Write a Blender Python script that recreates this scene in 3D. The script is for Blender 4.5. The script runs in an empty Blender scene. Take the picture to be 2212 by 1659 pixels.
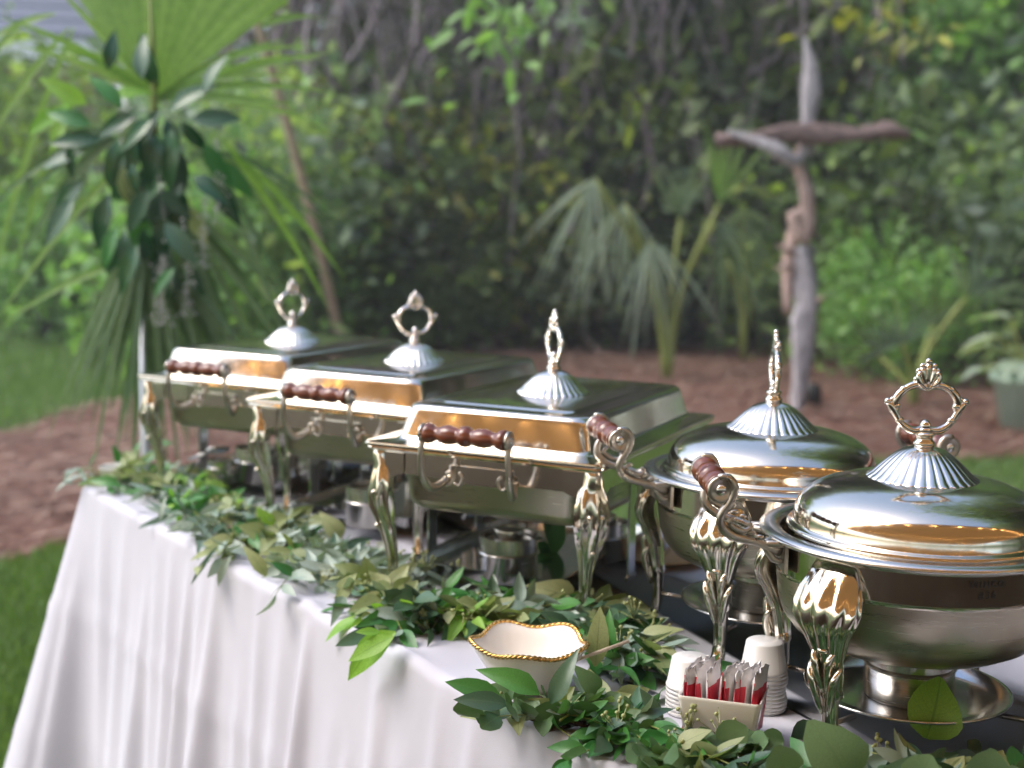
import bpy, math, random
import numpy as np
from mathutils import Vector, Matrix, Euler
R = random.Random(7)
NR = np.random.RandomState(7)
PI = math.pi
scn = bpy.context.scene
col = scn.collection

# ------------------------------------------------------------------ camera, sky, sun, exposure
TZ = 0.75                                   # table top height
F, PITCH, EYE, ROLL = 2952.1, 0.1305, 0.592 + TZ, 0.019
cam_d = bpy.data.cameras.new('camera'); cam = bpy.data.objects.new('camera', cam_d); col.objects.link(cam)
cam_d.sensor_width = 36; cam_d.lens = 36 * F / 2212
cam.matrix_world = Matrix.Translation((0, 0, EYE)) @ Matrix.Rotation(PI/2 - PITCH, 4, 'X') @ Matrix.Rotation(ROLL, 4, 'Z')
cam_d.clip_start = 0.05; cam_d.clip_end = 600
cam_d.dof.use_dof = True; cam_d.dof.focus_distance = 1.54; cam_d.dof.aperture_fstop = 36 / 1000 * F / 2212 / 0.0130
scn.camera = cam
w = bpy.data.worlds.new('World'); scn.world = w; w.use_nodes = True
nt = w.node_tree; nt.nodes.clear()
sky = nt.nodes.new('ShaderNodeTexSky'); sky.sky_type = 'NISHITA'; sky.sun_disc = False
SUN_EL, SUN_AZ = math.radians(50), math.radians(-97)      # azimuth from +Y, clockwise
sky.sun_elevation = SUN_EL; sky.sun_rotation = SUN_AZ; sky.air_density = 1.0; sky.dust_density = 3.; sky.ozone_density = 1.2
bg = nt.nodes.new('ShaderNodeBackground'); bg.inputs['Strength'].default_value = 0.15
wo = nt.nodes.new('ShaderNodeOutputWorld')
nt.links.new(sky.outputs[0], bg.inputs[0]); nt.links.new(bg.outputs[0], wo.inputs[0])
sd = bpy.data.lights.new('sun', 'SUN'); sun = bpy.data.objects.new('sun', sd); col.objects.link(sun)
sd.energy = .75; sd.angle = math.radians(35); sd.color = (1, 0.985, 0.96)
sv = Vector((math.sin(SUN_AZ)*math.cos(SUN_EL), math.cos(SUN_AZ)*math.cos(SUN_EL), math.sin(SUN_EL)))
sun.rotation_euler = sv.to_track_quat('Z', 'Y').to_euler()
scn.view_settings.view_transform = 'Standard'; scn.view_settings.look = 'None'
scn.view_settings.gamma = 1; scn.view_settings.exposure = 1.42
scn.cycles.use_denoising = True
scn.cycles.max_bounces = 8; scn.cycles.diffuse_bounces = 3; scn.cycles.glossy_bounces = 5
scn.cycles.transmission_bounces = 4; scn.cycles.transparent_max_bounces = 8
scn.cycles.sample_clamp_indirect = 6.0; scn.cycles.caustics_reflective = False; scn.cycles.caustics_refractive = False

def ray(u, v):
    du, dv = u - 1106, v - 829.5
    c, s = math.cos(ROLL), math.sin(ROLL)
    du, dv = du*c + dv*s, -du*s + dv*c
    x, y = du/F, -dv/F
    return Vector((x, math.cos(PITCH) + y*math.sin(PITCH), -math.sin(PITCH) + y*math.cos(PITCH)))
def at(u, v, z=0.0):
    d = ray(u, v); t = (z - EYE)/d.z
    return Vector((d.x*t, d.y*t, z))
def atd(u, v, y):
    d = ray(u, v); t = y/d.y
    return Vector((d.x*t, y, EYE + d.z*t))

# ------------------------------------------------------------------ materials
def mat(name, color=(.5, .5, .5), rough=.5, metal=0., spec=.5, coat=0.):
    m = bpy.data.materials.new(name); m.use_nodes = True
    b = m.node_tree.nodes['Principled BSDF']
    b.inputs['Base Color'].default_value = (*color, 1); b.inputs['Roughness'].default_value = rough
    b.inputs['Metallic'].default_value = metal; b.inputs['Specular IOR Level'].default_value = spec
    b.inputs['Coat Weight'].default_value = coat
    return m
def nd(m, t, **kw):
    n = m.node_tree.nodes.new(t)
    for k, v in kw.items(): setattr(n, k, v)
    return n
def lk(m, a, b): m.node_tree.links.new(a, b)
def pb(m): return m.node_tree.nodes['Principled BSDF']
def coords(m, kind='Object', scale=(1, 1, 1)):
    tc = nd(m, 'ShaderNodeTexCoord'); mp = nd(m, 'ShaderNodeMapping'); mp.inputs['Scale'].default_value = scale
    lk(m, tc.outputs[kind], mp.inputs[0]); return mp.outputs[0]
def noise(m, vec, scale, detail=4, rough=.55):
    n = nd(m, 'ShaderNodeTexNoise'); n.inputs['Scale'].default_value = scale; n.inputs['Detail'].default_value = detail
    n.inputs['Roughness'].default_value = rough
    if vec is not None: lk(m, vec, n.inputs['Vector'])
    return n.outputs['Fac']
def ramp(m, fac, stops):
    r = nd(m, 'ShaderNodeValToRGB'); e = r.color_ramp.elements
    while len(e) < len(stops): e.new(.5)
    for i, (p, c) in enumerate(stops): e[i].position = p; e[i].color = (*c, 1) if len(c) == 3 else c
    lk(m, fac, r.inputs[0]); return r.outputs[0]
def rng(m, fac, a, b):
    r = nd(m, 'ShaderNodeMapRange'); r.inputs['To Min'].default_value = a; r.inputs['To Max'].default_value = b
    lk(m, fac, r.inputs['Value']); return r.outputs[0]
def bump(m, h, strength=.3, dist=.002):
    b = nd(m, 'ShaderNodeBump'); b.inputs['Strength'].default_value = strength; b.inputs['Distance'].default_value = dist
    lk(m, h, b.inputs['Height']); lk(m, b.outputs[0], pb(m).inputs['Normal'])

def metal_mat(name, color, r0, r1, wav=0., brushed=None, sc=9):
    m = mat(name, color, r0, 1.0)
    v = coords(m)
    n1 = noise(m, v, sc, 6, .65); n2 = noise(m, v, 95, 5, .8); mu = nd(m, 'ShaderNodeMath', operation='MULTIPLY'); lk(m, n1, mu.inputs[0]); lk(m, n2, mu.inputs[1])
    mr = nd(m, 'ShaderNodeMapRange'); mr.inputs['From Min'].default_value = .12; mr.inputs['From Max'].default_value = .40; mr.inputs['To Min'].default_value = r0; mr.inputs['To Max'].default_value = r1*1.15
    lk(m, mu.outputs[0], mr.inputs['Value']); lk(m, mr.outputs[0], pb(m).inputs['Roughness'])
    if brushed is not None:
        v2 = coords(m, 'Object', brushed)
        h = noise(m, v2, 60, 3)
        lk(m, rng(m, h, r0*.8, r1*1.15), pb(m).inputs['Roughness'])
        bump(m, h, .10, .0006)
    elif wav: bump(m, noise(m, v, 7, 2), wav, .004)
    return m
M = {}
M['steel'] = metal_mat('polished_steel', (.71, .66, .575), .035, .13, .10)
M['lidsteel'] = metal_mat('polished_lid_steel', (.70, .645, .555), .06, .19, .10)
M['brushed'] = metal_mat('brushed_steel', (.48, .44, .355), .24, .36, 0, (.3, .3, 9))
M['cast'] = metal_mat('cast_steel', (.79, .75, .70), .08, .22, .25, None, 30)
M['dull'] = metal_mat('dull_cast_metal', (.50, .46, .41), .22, .38, .2, None, 30)
M['tin'] = metal_mat('holder_steel', (.62, .60, .57), .14, .30, 0, (.4, .4, 14))
M['tray'] = metal_mat('tray_steel', (.55, .55, .55), .06, .2, .05)
m = mat('turned_wood', (.2, .05, .02), .28, 0, .5, .5); v = coords(m, 'Object', (3, 30, 30))
lk(m, ramp(m, noise(m, v, 6, 6), [(.3, (.075, .018, .009)), (.7, (.20, .055, .025))]), pb(m).inputs['Base Color']); M['wood'] = m
M['screw'] = mat('screw_metal', (.75, .74, .72), .25, 1)

def leaf_mat(name, c0, c1, rough=.45, trans=.25, vein=(.25, .35, .12), veins=True, sheen=None, patch=False):
    """c0..c1 colour range over the single leaves; a pale midrib and side veins along the leaf's own UV"""
    m = mat(name, c0, rough, 0, .5)
    p = pb(m); oi = nd(m, 'ShaderNodeObjectInfo'); ge = nd(m, 'ShaderNodeNewGeometry')
    ad = nd(m, 'ShaderNodeMath', operation='ADD'); fr = nd(m, 'ShaderNodeMath', operation='FRACT')
    lk(m, oi.outputs['Random'], ad.inputs[0]); lk(m, ge.outputs['Random Per Island'], ad.inputs[1]); lk(m, ad.outputs[0], fr.inputs[0])
    c = ramp(m, fr.outputs[0], [(0., c0), (.6, tuple((a+b)/2 for a, b in zip(c0, c1))), (1., c1)])
    nz = noise(m, coords(m, 'Object'), 40, 3)
    mx = nd(m, 'ShaderNodeMixRGB', blend_type='MULTIPLY'); mx.inputs[0].default_value = .5
    lk(m, c, mx.inputs[1]); lk(m, ramp(m, nz, [(.3, (.6, .62, .55)), (.7, (1.15, 1.1, 1.05))]), mx.inputs[2]); c = mx.outputs[0]
    if patch:                                   # mixed species: leaves turn browner or yellower from one place to the next
        gp = nd(m, 'ShaderNodeNewGeometry'); pn = noise(m, gp.outputs['Position'], .75, 3, .6)
        m4 = nd(m, 'ShaderNodeMixRGB', blend_type='MULTIPLY'); m4.inputs[0].default_value = 1; lk(m, c, m4.inputs[1])
        lk(m, ramp(m, pn, [(.34, (.45, .36, .52)), (.46, (.85, .85, .9)), (.56, (1.1, 1.05, .8)), (.68, (1.9, 1.7, .9))]), m4.inputs[2]); c = m4.outputs[0]
    if veins:
        uv = nd(m, 'ShaderNodeUVMap'); sx = nd(m, 'ShaderNodeSeparateXYZ'); lk(m, uv.outputs[0], sx.inputs[0])
        a = nd(m, 'ShaderNodeMath', operation='SUBTRACT'); a.inputs[1].default_value = .5; lk(m, sx.outputs[0], a.inputs[0])
        b = nd(m, 'ShaderNodeMath', operation='ABSOLUTE'); lk(m, a.outputs[0], b.inputs[0])
        mid = nd(m, 'ShaderNodeMath', operation='LESS_THAN'); mid.inputs[1].default_value = .022; lk(m, b.outputs[0], mid.inputs[0])
        s1 = nd(m, 'ShaderNodeMath', operation='MULTIPLY_ADD'); s1.inputs[1].default_value = -.7; lk(m, b.outputs[0], s1.inputs[0]); lk(m, sx.outputs[1], s1.inputs[2])
        s2 = nd(m, 'ShaderNodeMath', operation='MULTIPLY'); s2.inputs[1].default_value = 7.; lk(m, s1.outputs[0], s2.inputs[0])
        s3 = nd(m, 'ShaderNodeMath', operation='FRACT'); lk(m, s2.outputs[0], s3.inputs[0])
        s4 = nd(m, 'ShaderNodeMath', operation='LESS_THAN'); s4.inputs[1].default_value = .09; lk(m, s3.outputs[0], s4.inputs[0])
        s5 = nd(m, 'ShaderNodeMath', operation='MULTIPLY'); s5.inputs[1].default_value = .4; lk(m, s4.outputs[0], s5.inputs[0])
        mm = nd(m, 'ShaderNodeMath', operation='MAXIMUM'); lk(m, mid.outputs[0], mm.inputs[0]); lk(m, s5.outputs[0], mm.inputs[1])
        m3 = nd(m, 'ShaderNodeMath', operation='MULTIPLY'); m3.inputs[1].default_value = .55; lk(m, mm.outputs[0], m3.inputs[0])
        mv = nd(m, 'ShaderNodeMixRGB'); lk(m, m3.outputs[0], mv.inputs[0]); lk(m, c, mv.inputs[1]); mv.inputs[2].default_value = (*vein, 1); c = mv.outputs[0]
        bump(m, s4.outputs[0], .25, .0006)
    if sheen:                                   # the pale underside of a leaf
        mb = nd(m, 'ShaderNodeMixRGB'); lk(m, ge.outputs['Backfacing'], mb.inputs[0]); lk(m, c, mb.inputs[1]); mb.inputs[2].default_value = (*sheen, 1); c = mb.outputs[0]
    lk(m, c, p.inputs['Base Color'])
    if trans:
        t = nd(m, 'ShaderNodeBsdfTranslucent'); ms = nd(m, 'ShaderNodeMixShader'); ms.inputs[0].default_value = trans
        g = nd(m, 'ShaderNodeMixRGB', blend_type='MULTIPLY'); g.inputs[0].default_value = 1; lk(m, c, g.inputs[1]); g.inputs[2].default_value = (1.7, 1.9, .8, 1)
        lk(m, g.outputs[0], t.inputs[0]); lk(m, p.outputs[0], ms.inputs[1]); lk(m, t.outputs[0], ms.inputs[2])
        lk(m, ms.outputs[0], m.node_tree.nodes['Material Output'].inputs[0])
    return m
M['willow'] = leaf_mat('willow_leaf', (.20, .30, .25), (.40, .48, .44), .38, .12, (.30, .38, .28), sheen=(.30, .37, .33))
M['olive'] = leaf_mat('olive_leaf', (.22, .28, .12), (.36, .40, .20), .5, .2, (.12, .17, .05), sheen=(.25, .30, .15))
M['green'] = leaf_mat('green_leaf', (.03, .15, .035), (.09, .28, .06), .36, .2, (.08, .22, .06), sheen=(.07, .16, .06))
M['dark'] = leaf_mat('dark_leaf', (.035, .09, .05), (.09, .18, .10), .36, .08, (.06, .13, .07), sheen=(.07, .12, .08))
M['lime'] = leaf_mat('lime_leaf', (.20, .42, .05), (.32, .52, .10), .42, .35, (.09, .22, .03))
M['dollar'] = leaf_mat('round_leaf', (.07, .15, .06), (.13, .23, .10), .5, .15, (.10, .18, .08))
M['magnolia'] = leaf_mat('magnolia_leaf', (.010, .055, .02), (.03, .11, .03), .25, .1, (.06, .16, .05))
M['palm'] = leaf_mat('palm_frond', (.21, .35, .09), (.30, .44, .14), .45, .5, veins=False)
M['palmdroop'] = leaf_mat('drooping_palm_frond', (.09, .17, .07), (.20, .29, .15), .45, .3, veins=False)
M['palmpale'] = leaf_mat('pale_palm_frond', (.28, .36, .28), (.45, .52, .43), .5, .3, veins=False)
M['f_dark'] = leaf_mat('dark_foliage', (.06, .10, .05), (.14, .19, .08), .6, .35, veins=False, patch=True)
M['f_mid'] = leaf_mat('mid_foliage', (.12, .20, .07), (.20, .30, .11), .6, .4, veins=False, patch=True)
M['f_yel'] = leaf_mat('yellow_green_foliage', (.20, .25, .05), (.42, .42, .09), .55, .3, veins=False, patch=True)
M['f_bright'] = leaf_mat('bright_foliage', (.16, .32, .09), (.28, .46, .17), .55, .4, veins=False)
M['f_blue'] = leaf_mat('cool_green_foliage', (.15, .23, .15), (.26, .36, .24), .6, .4, veins=False, patch=True)
M['stem'] = mat('green_stem', (.22, .26, .06), .5)
M['twig'] = mat('brown_twig', (.10, .055, .04), .7)
M['bud'] = mat('pale_bud', (.34, .38, .16), .5)
m = mat('bark', (.1, .08, .07), .9); v = coords(m, 'Object', (6, 6, 1.2)); h = noise(m, v, 4, 8, .7)
lk(m, ramp(m, h, [(.3, (.045, .035, .032)), (.7, (.16, .13, .12))]), pb(m).inputs['Base Color']); bump(m, h, .8, .03); M['bark'] = m
m = mat('vine_twigs', (.13, .10, .10), .85); ge = nd(m, 'ShaderNodeNewGeometry')
lk(m, ramp(m, ge.outputs['Random Per Island'], [(0., (.10, .075, .08)), (1., (.42, .35, .36))]), pb(m).inputs['Base Color']); M['vine'] = m
m = mat('grey_driftwood', (.4, .36, .34), .85); v = coords(m, 'Object', (14, 14, 2)); h = noise(m, v, 5, 8, .7)
lk(m, ramp(m, h, [(.35, (.20, .175, .185)), (.65, (.62, .58, .60))]), pb(m).inputs['Base Color']); bump(m, h, .8, .02); M['drift'] = m
m = mat('tan_driftwood', (.4, .3, .25), .85); v = coords(m, 'Object', (12, 12, 2)); h = noise(m, v, 5, 8, .7)
lk(m, ramp(m, h, [(.35, (.24, .16, .13)), (.65, (.62, .46, .40))]), pb(m).inputs['Base Color']); bump(m, h, .8, .02); M['drifttan'] = m
m = mat('brown_driftwood', (.15, .09, .08), .9); v = coords(m, 'Object', (3, 12, 12)); h = noise(m, v, 5, 8, .7)
lk(m, ramp(m, h, [(.35, (.08, .055, .055)), (.65, (.34, .24, .22))]), pb(m).inputs['Base Color']); bump(m, h, .8, .02); M['driftbrown'] = m
m = mat('bamboo', (.45, .36, .22), .5); v = coords(m, 'Object', (8, 8, 1)); h = noise(m, v, 5, 5)
lk(m, ramp(m, h, [(.3, (.42, .34, .24)), (.7, (.66, .55, .42))]), pb(m).inputs['Base Color']); M['bamboo'] = m
# cloth
m = mat('tablecloth_fabric', (.54, .54, .60), .85, 0, .2)
m.node_tree.nodes['Principled BSDF'].inputs['Sheen Weight'].default_value = .15
v = coords(m); n1 = noise(m, v, 700, 2); n2 = noise(m, v, 6, 4)
sm = nd(m, 'ShaderNodeMath', operation='MULTIPLY_ADD'); sm.inputs[1].default_value = .35; lk(m, n1, sm.inputs[0]); lk(m, n2, sm.inputs[2])
bump(m, sm.outputs[0], .3, .002); lk(m, ramp(m, n2, [(.3, (.49, .49, .55)), (.7, (.53, .53, .59))]), pb(m).inputs['Base Color']); M['cloth'] = m
M['ceramic'] = mat('cream_ceramic', (.84, .80, .74), .16, 0, .5, .3)
m = mat('rubbed_gold', (.62, .38, .12), .22, 1); v = coords(m); lk(m, ramp(m, noise(m, v, 90, 4), [(.3, (.35, .19, .05)), (.6, (.75, .47, .16))]), pb(m).inputs['Base Color']); M['gold'] = m
m = mat('cup_plastic', (.88, .87, .84), .4, 0, .5); pb(m).inputs['Transmission Weight'].default_value = .25; pb(m).inputs['Subsurface Weight'].default_value = .0; M['cup'] = m
M['paper_white'] = mat('packet_white', (.78, .75, .74), .4)
M['paper_red'] = mat('packet_red', (.68, .04, .07), .38)
M['ink'] = mat('etched_ink', (.02, .02, .02), .5)
m = mat('grass_ground', (.05, .09, .02), .9, 0, .2); v = coords(m); h = noise(m, v, 1.3, 6); h2 = noise(m, v, 60, 4, .8)
a = nd(m, 'ShaderNodeMixRGB'); a.inputs[0].default_value = .5; lk(m, ramp(m, h, [(.3, (.09, .14, .05)), (.7, (.17, .24, .09))]), a.inputs[1])
lk(m, ramp(m, h2, [(.3, (.045, .065, .03)), (.7, (.15, .20, .08))]), a.inputs[2]); lk(m, a.outputs[0], pb(m).inputs['Base Color']); bump(m, h2, .8, .03); M['lawn'] = m
m = mat('pine_straw_ground', (.2, .1, .08), .95, 0, .2); v = coords(m); h = noise(m, v, 2.2, 7, .7); h2 = noise(m, v, 45, 6, .8)
a = nd(m, 'ShaderNodeMixRGB'); a.inputs[0].default_value = .5; lk(m, ramp(m, h, [(.3, (.19, .09, .065)), (.55, (.38, .19, .145)), (.75, (.48, .30, .24))]), a.inputs[1])
lk(m, ramp(m, h2, [(.3, (.14, .065, .05)), (.7, (.50, .27, .21))]), a.inputs[2]); lk(m, a.outputs[0], pb(m).inputs['Base Color']); bump(m, h2, 1, .04); M['straw'] = m
m = mat('added_dark_soil', (.1, .08, .05), .95, 0, .2); v = coords(m); h = noise(m, v, 3, 7, .7)
lk(m, ramp(m, h, [(.3, (.03, .026, .016)), (.7, (.075, .062, .036))]), pb(m).inputs['Base Color']); bump(m, h, 1, .03); M['added_ground'] = m
m = mat('straw_needles', (.3, .15, .1), .8); ge = nd(m, 'ShaderNodeNewGeometry')
lk(m, ramp(m, ge.outputs['Random Per Island'], [(0., (.07, .035, .025)), (.6, (.28, .15, .105)), (1., (.50, .37, .29))]), pb(m).inputs['Base Color']); M['needle'] = m
M['blade'] = leaf_mat('grass_blades', (.09, .17, .04), (.19, .29, .09), .5, .3, veins=False)
m = mat('canopy_fabric', (.52, .29, .12), .9, 0, .1)
t = nd(m, 'ShaderNodeBsdfTranslucent'); t.inputs[0].default_value = (.55, .30, .11, 1); ms = nd(m, 'ShaderNodeMixShader'); ms.inputs[0].default_value = .3
lk(m, pb(m).outputs[0], ms.inputs[1]); lk(m, t.outputs[0], ms.inputs[2]); lk(m, ms.outputs[0], m.node_tree.nodes['Material Output'].inputs[0]); M['canopy'] = m
M['white_paint'] = mat('white_paint', (.78, .79, .8), .5)
M['bulb'] = mat('lit_bulb', (1, .8, .5), .4); pb(M['bulb']).inputs['Emission Color'].default_value = (1, .50, .16, 1); pb(M['bulb']).inputs['Emission Strength'].default_value = 15
M['black'] = mat('black_plastic', (.015, .015, .015), .5)
M['shingle'] = mat('roof_shingles', (.13, .15, .20), .8)
M['siding'] = mat('pale_siding', (.5, .55, .6), .7)
M['beam'] = mat('porch_beam', (.32, .22, .13), .7)
M['glass'] = mat('window_glass', (.02, .025, .03), .08)
M['potgreen'] = mat('pale_green_pot', (.32, .44, .36), .5)
M['soil'] = mat('potting_soil', (.04, .03, .02), .95)
M['strand'] = mat('pale_amaranth', (.52, .52, .47), .8)
M['polewhite'] = mat('galvanised_pole', (.55, .58, .62), .4, .6)
M['plate'] = mat('bamboo_plate', (.50, .30, .12), .4)

# ------------------------------------------------------------------ mesh helpers
class MB:
    def __init__(s): s.v = []; s.f = []; s.uv = []; s.mi = []; s.has_uv = False
    def add(s, vs, fs, mx=None, uv=None, mi=0):
        o = len(s.v)
        if mx is not None: vs = [mx @ Vector(p) for p in vs]
        s.v.extend([tuple(p) for p in vs]); s.f.extend([tuple(i + o for i in f) for f in fs]); s.mi.extend([mi]*len(fs))
        if uv is not None: s.has_uv = True; s.uv.extend(uv)
        else: s.uv.extend([(0, 0)]*len(vs))
        return s
    def box(s, c, d, mx=None, mi=0):
        x, y, z = c; a, b, e = d[0]/2, d[1]/2, d[2]/2
        vs = [(x+i*a, y+j*b, z+k*e) for i in (-1, 1) for j in (-1, 1) for k in (-1, 1)]
        return s.add(vs, [(0, 1, 3, 2), (4, 6, 7, 5), (0, 4, 5, 1), (2, 3, 7, 6), (0, 2, 6, 4), (1, 5, 7, 3)], mx, None, mi)
    def loft(s, rings, cap0=True, cap1=True, mx=None, close=True, mi=0):
        n = len(rings[0]); vs = [p for r in rings for p in r]; fs = []
        for i in range(len(rings)-1):
            for j in range(n if close else n-1):
                k = (j+1) % n; fs.append((i*n+j, i*n+k, (i+1)*n+k, (i+1)*n+j))
        if cap0: fs.append(tuple(range(n))[::-1])
        if cap1: fs.append(tuple((len(rings)-1)*n + j for j in range(n)))
        return s.add(vs, fs, mx, None, mi)
    def lathe(s, prof, n=40, mx=None, mi=0, mod=None, cap0=False, cap1=False):
        rings = []
        for (r, z) in prof:
            rr = []
            for j in range(n):
                a = 2*PI*j/n; q = r*(mod(a, r, z) if mod else 1); rr.append((q*math.cos(a), q*math.sin(a), z))
            rings.append(rr)
        return s.loft(rings, cap0, cap1, mx, mi=mi)
    def tube(s, pts, rad, n=8, mx=None, mi=0, caps=True):
        pts = [Vector(p) for p in pts]; m_ = len(pts)
        if not hasattr(rad, '__len__'): rad = [rad]*m_
        rings = []; up = None
        for i, p in enumerate(pts):
            t = (pts[min(i+1, m_-1)] - pts[max(i-1, 0)]).normalized()
            if up is None: up = t.orthogonal().normalized()
            up = (up - t*up.dot(t)); up = up.normalized() if up.length > 1e-6 else t.orthogonal().normalized()
            b = t.cross(up)
            rings.append([p + (up*math.cos(2*PI*j/n) + b*math.sin(2*PI*j/n))*rad[i] for j in range(n)])
        return s.loft(rings, caps, caps, mx, mi=mi)
    def ball(s, c, r, mx=None, sc=(1, 1, 1), n=10, mi=0):
        rings = []; k = max(4, n//2)
        for i in range(k+1):
            a = -PI/2 + PI*i/k; q = max(math.cos(a), .02)*r
            rings.append([(c[0]+q*math.cos(2*PI*j/n)*sc[0], c[1]+q*math.sin(2*PI*j/n)*sc[1], c[2]+math.sin(a)*r*sc[2]) for j in range(n)])
        return s.loft(rings, True, True, mx, mi=mi)
    def build(s, name, m, parent=None, smooth=True, angle=None):
        me = bpy.data.meshes.new(name); me.from_pydata(s.v, [], s.f)
        for mm in (m if isinstance(m, (list, tuple)) else [m]): me.materials.append(mm)
        if smooth: me.polygons.foreach_set('use_smooth', [True]*len(me.polygons))
        if any(s.mi): me.polygons.foreach_set('material_index', s.mi)
        if s.has_uv:
            ul = me.uv_layers.new(name='UVMap'); li = np.zeros(len(me.loops), dtype=np.int32); me.loops.foreach_get('vertex_index', li)
            ul.data.foreach_set('uv', np.array(s.uv, dtype=np.float32)[li].ravel())
        me.update()
        if angle: me.set_sharp_from_angle(angle=math.radians(angle))
        o = bpy.data.objects.new(name, me); col.objects.link(o)
        if parent: o.parent = parent
        return o
def tag(o, label=None, cat=None, group=None, kind=None):
    if label: o['label'] = label
    if cat: o['category'] = cat
    if group: o['group'] = group
    if kind: o['kind'] = kind
    return o
def empty(name, loc, rz=0, **kw):
    o = bpy.data.objects.new(name, None); o.empty_display_size = .05; col.objects.link(o); o.location = loc; o.rotation_euler = (0, 0, rz)
    return tag(o, **kw)
def children_of(o, allo): return [c for c in allo if c.parent is o]
def copy_tree(o, parent=None):
    allo = list(col.objects)
    def rec(o, par):
        c = o.copy(); col.objects.link(c); c.parent = par
        for ch in children_of(o, allo): rec(ch, c)
        return c
    return rec(o, parent)
def quads_mesh(name, P, m, parent=None, uv=None):
    """P: (n,4,3) array of quads -> one mesh"""
    n = len(P); me = bpy.data.meshes.new(name)
    me.vertices.add(n*4); me.vertices.foreach_set('co', P.astype(np.float32).ravel())
    me.loops.add(n*4); me.loops.foreach_set('vertex_index', np.arange(n*4, dtype=np.int32))
    me.polygons.add(n); me.polygons.foreach_set('loop_start', np.arange(0, n*4, 4, dtype=np.int32))
    me.update(calc_edges=True); me.materials.append(m)
    o = bpy.data.objects.new(name, me); col.objects.link(o); o.parent = parent
    return o
def lerp_pts(pts, n):
    """resample a polyline smoothly (Catmull-Rom)"""
    P = [Vector(p) for p in pts]; out = []; k = len(P)-1
    for i in range(n):
        t = i/(n-1)*k; j = min(int(t), k-1); f = t-j
        p0, p1, p2, p3 = P[max(j-1, 0)], P[j], P[j+1], P[min(j+2, k)]
        out.append(.5*((2*p1) + (p2-p0)*f + (2*p0-5*p1+4*p2-p3)*f*f + (3*p1-p0-3*p2+p3)*f**3))
    return out
def interp(x, xs, ys): return float(np.interp(x, xs, ys))
def T(x=0, y=0, z=0): return Matrix.Translation((x, y, z))
def RZ(a): return Matrix.Rotation(a, 4, 'Z')
def RX(a): return Matrix.Rotation(a, 4, 'X')
def RY(a): return Matrix.Rotation(a, 4, 'Y')

# ------------------------------------------------------------------ ground
def sheet(name, pts, z, m, kind='structure'):
    b = MB(); b.add([(p[0], p[1], z) for p in pts], [tuple(range(len(pts)))]); return tag(b.build(name, m, None, False), kind=kind)
sheet('lawn', [(-250, -250), (250, -250), (250, 250), (-250, 250)], 0, M['lawn'])
bed_px = [(-500, 1230), (-100, 1222), (60, 1212), (150, 1190), (420, 1180), (800, 1120), (1150, 1060), (1400, 1058), (1700, 1000), (2000, 1000), (2230, 985), (2700, 975)]
bed = [at(u, v) for u, v in bed_px]
bed = [(p.x + R.uniform(-.1, .1), p.y + R.uniform(-.06, .06)) for p in bed] + [(22, 9.5), (24, 60), (-4.6, 60), (-3.6, 16), (-3.0, 11.5)]
farl = [at(u, v) for u, v in [(330, 845), (260, 868), (150, 890), (60, 930), (-100, 950), (-500, 960)]]
bed += [(p.x, p.y) for p in farl]
# one bed sheet, its outline made irregular
def densify(poly, step=.25, amp=.06):
    out = []
    for i, p in enumerate(poly):
        q = poly[(i+1) % len(poly)]; L = math.dist(p, q); k = max(1, min(60, int(L/step)))
        for j in range(k):
            f = j/k; out.append((p[0]+(q[0]-p[0])*f + R.uniform(-amp, amp), p[1]+(q[1]-p[1])*f + R.uniform(-amp, amp)))
    return out
sheet('mulch_bed', densify(bed), .006, M['straw'])
sheet('added_dark_ground', densify([(-7, -9), (6.5, -9), (6.5, 2.1), (1.5, 2.3), (-1.2, 1.9), (-7, 1.6)], .3, .1), .005, M['added_ground'])  # unseen dark sheet, added so the steel mirrors brown instead of green lawn
# loose pine straw on the bed and grass on the near lawn
def needles(n, xr, yr, L, wd, test, z0, seed):
    rs = np.random.RandomState(seed); x = rs.uniform(*xr, n); y = rs.uniform(*yr, n)
    k = test(x, y); x, y = x[k], y[k]; n = len(x); a = rs.uniform(0, PI, n); l = rs.uniform(.5, 1, n)*L; z = z0 + rs.uniform(0, .03, n)
    dx, dy = np.cos(a)*l/2, np.sin(a)*l/2; wx, wy = -np.sin(a)*wd/2, np.cos(a)*wd/2; dz = rs.uniform(-.015, .015, n)
    P = np.stack([np.stack([x-dx-wx, y-dy-wy, z-dz], 1), np.stack([x+dx-wx, y+dy-wy, z+dz], 1), np.stack([x+dx+wx, y+dy+wy, z+dz+.002], 1), np.stack([x-dx+wx, y-dy+wy, z-dz+.002], 1)], 1)
    return P
bx = np.array([p[0] for p in bed]); by = np.array([p[1] for p in bed])
def in_bed(x, y):
    inside = np.zeros(len(x), bool); n = len(bx); j = n-1
    for i in range(n):
        c = ((by[i] > y) != (by[j] > y)) & (x < (bx[j]-bx[i])*(y-by[i])/(by[j]-by[i]+1e-12)+bx[i]); inside ^= c; j = i
    return inside
Pn = np.concatenate([needles(60000, (-4.5, 5), (4.8, 12), .16, .006, in_bed, .012, 1), needles(14000, (-5, 8), (11, 17), .3, .012, in_bed, .012, 2)])
tag(quads_mesh('pine_straw', Pn, M['needle']), 'reddish brown loose pine straw covering the mulch bed', 'pine straw', kind='stuff')
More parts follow.
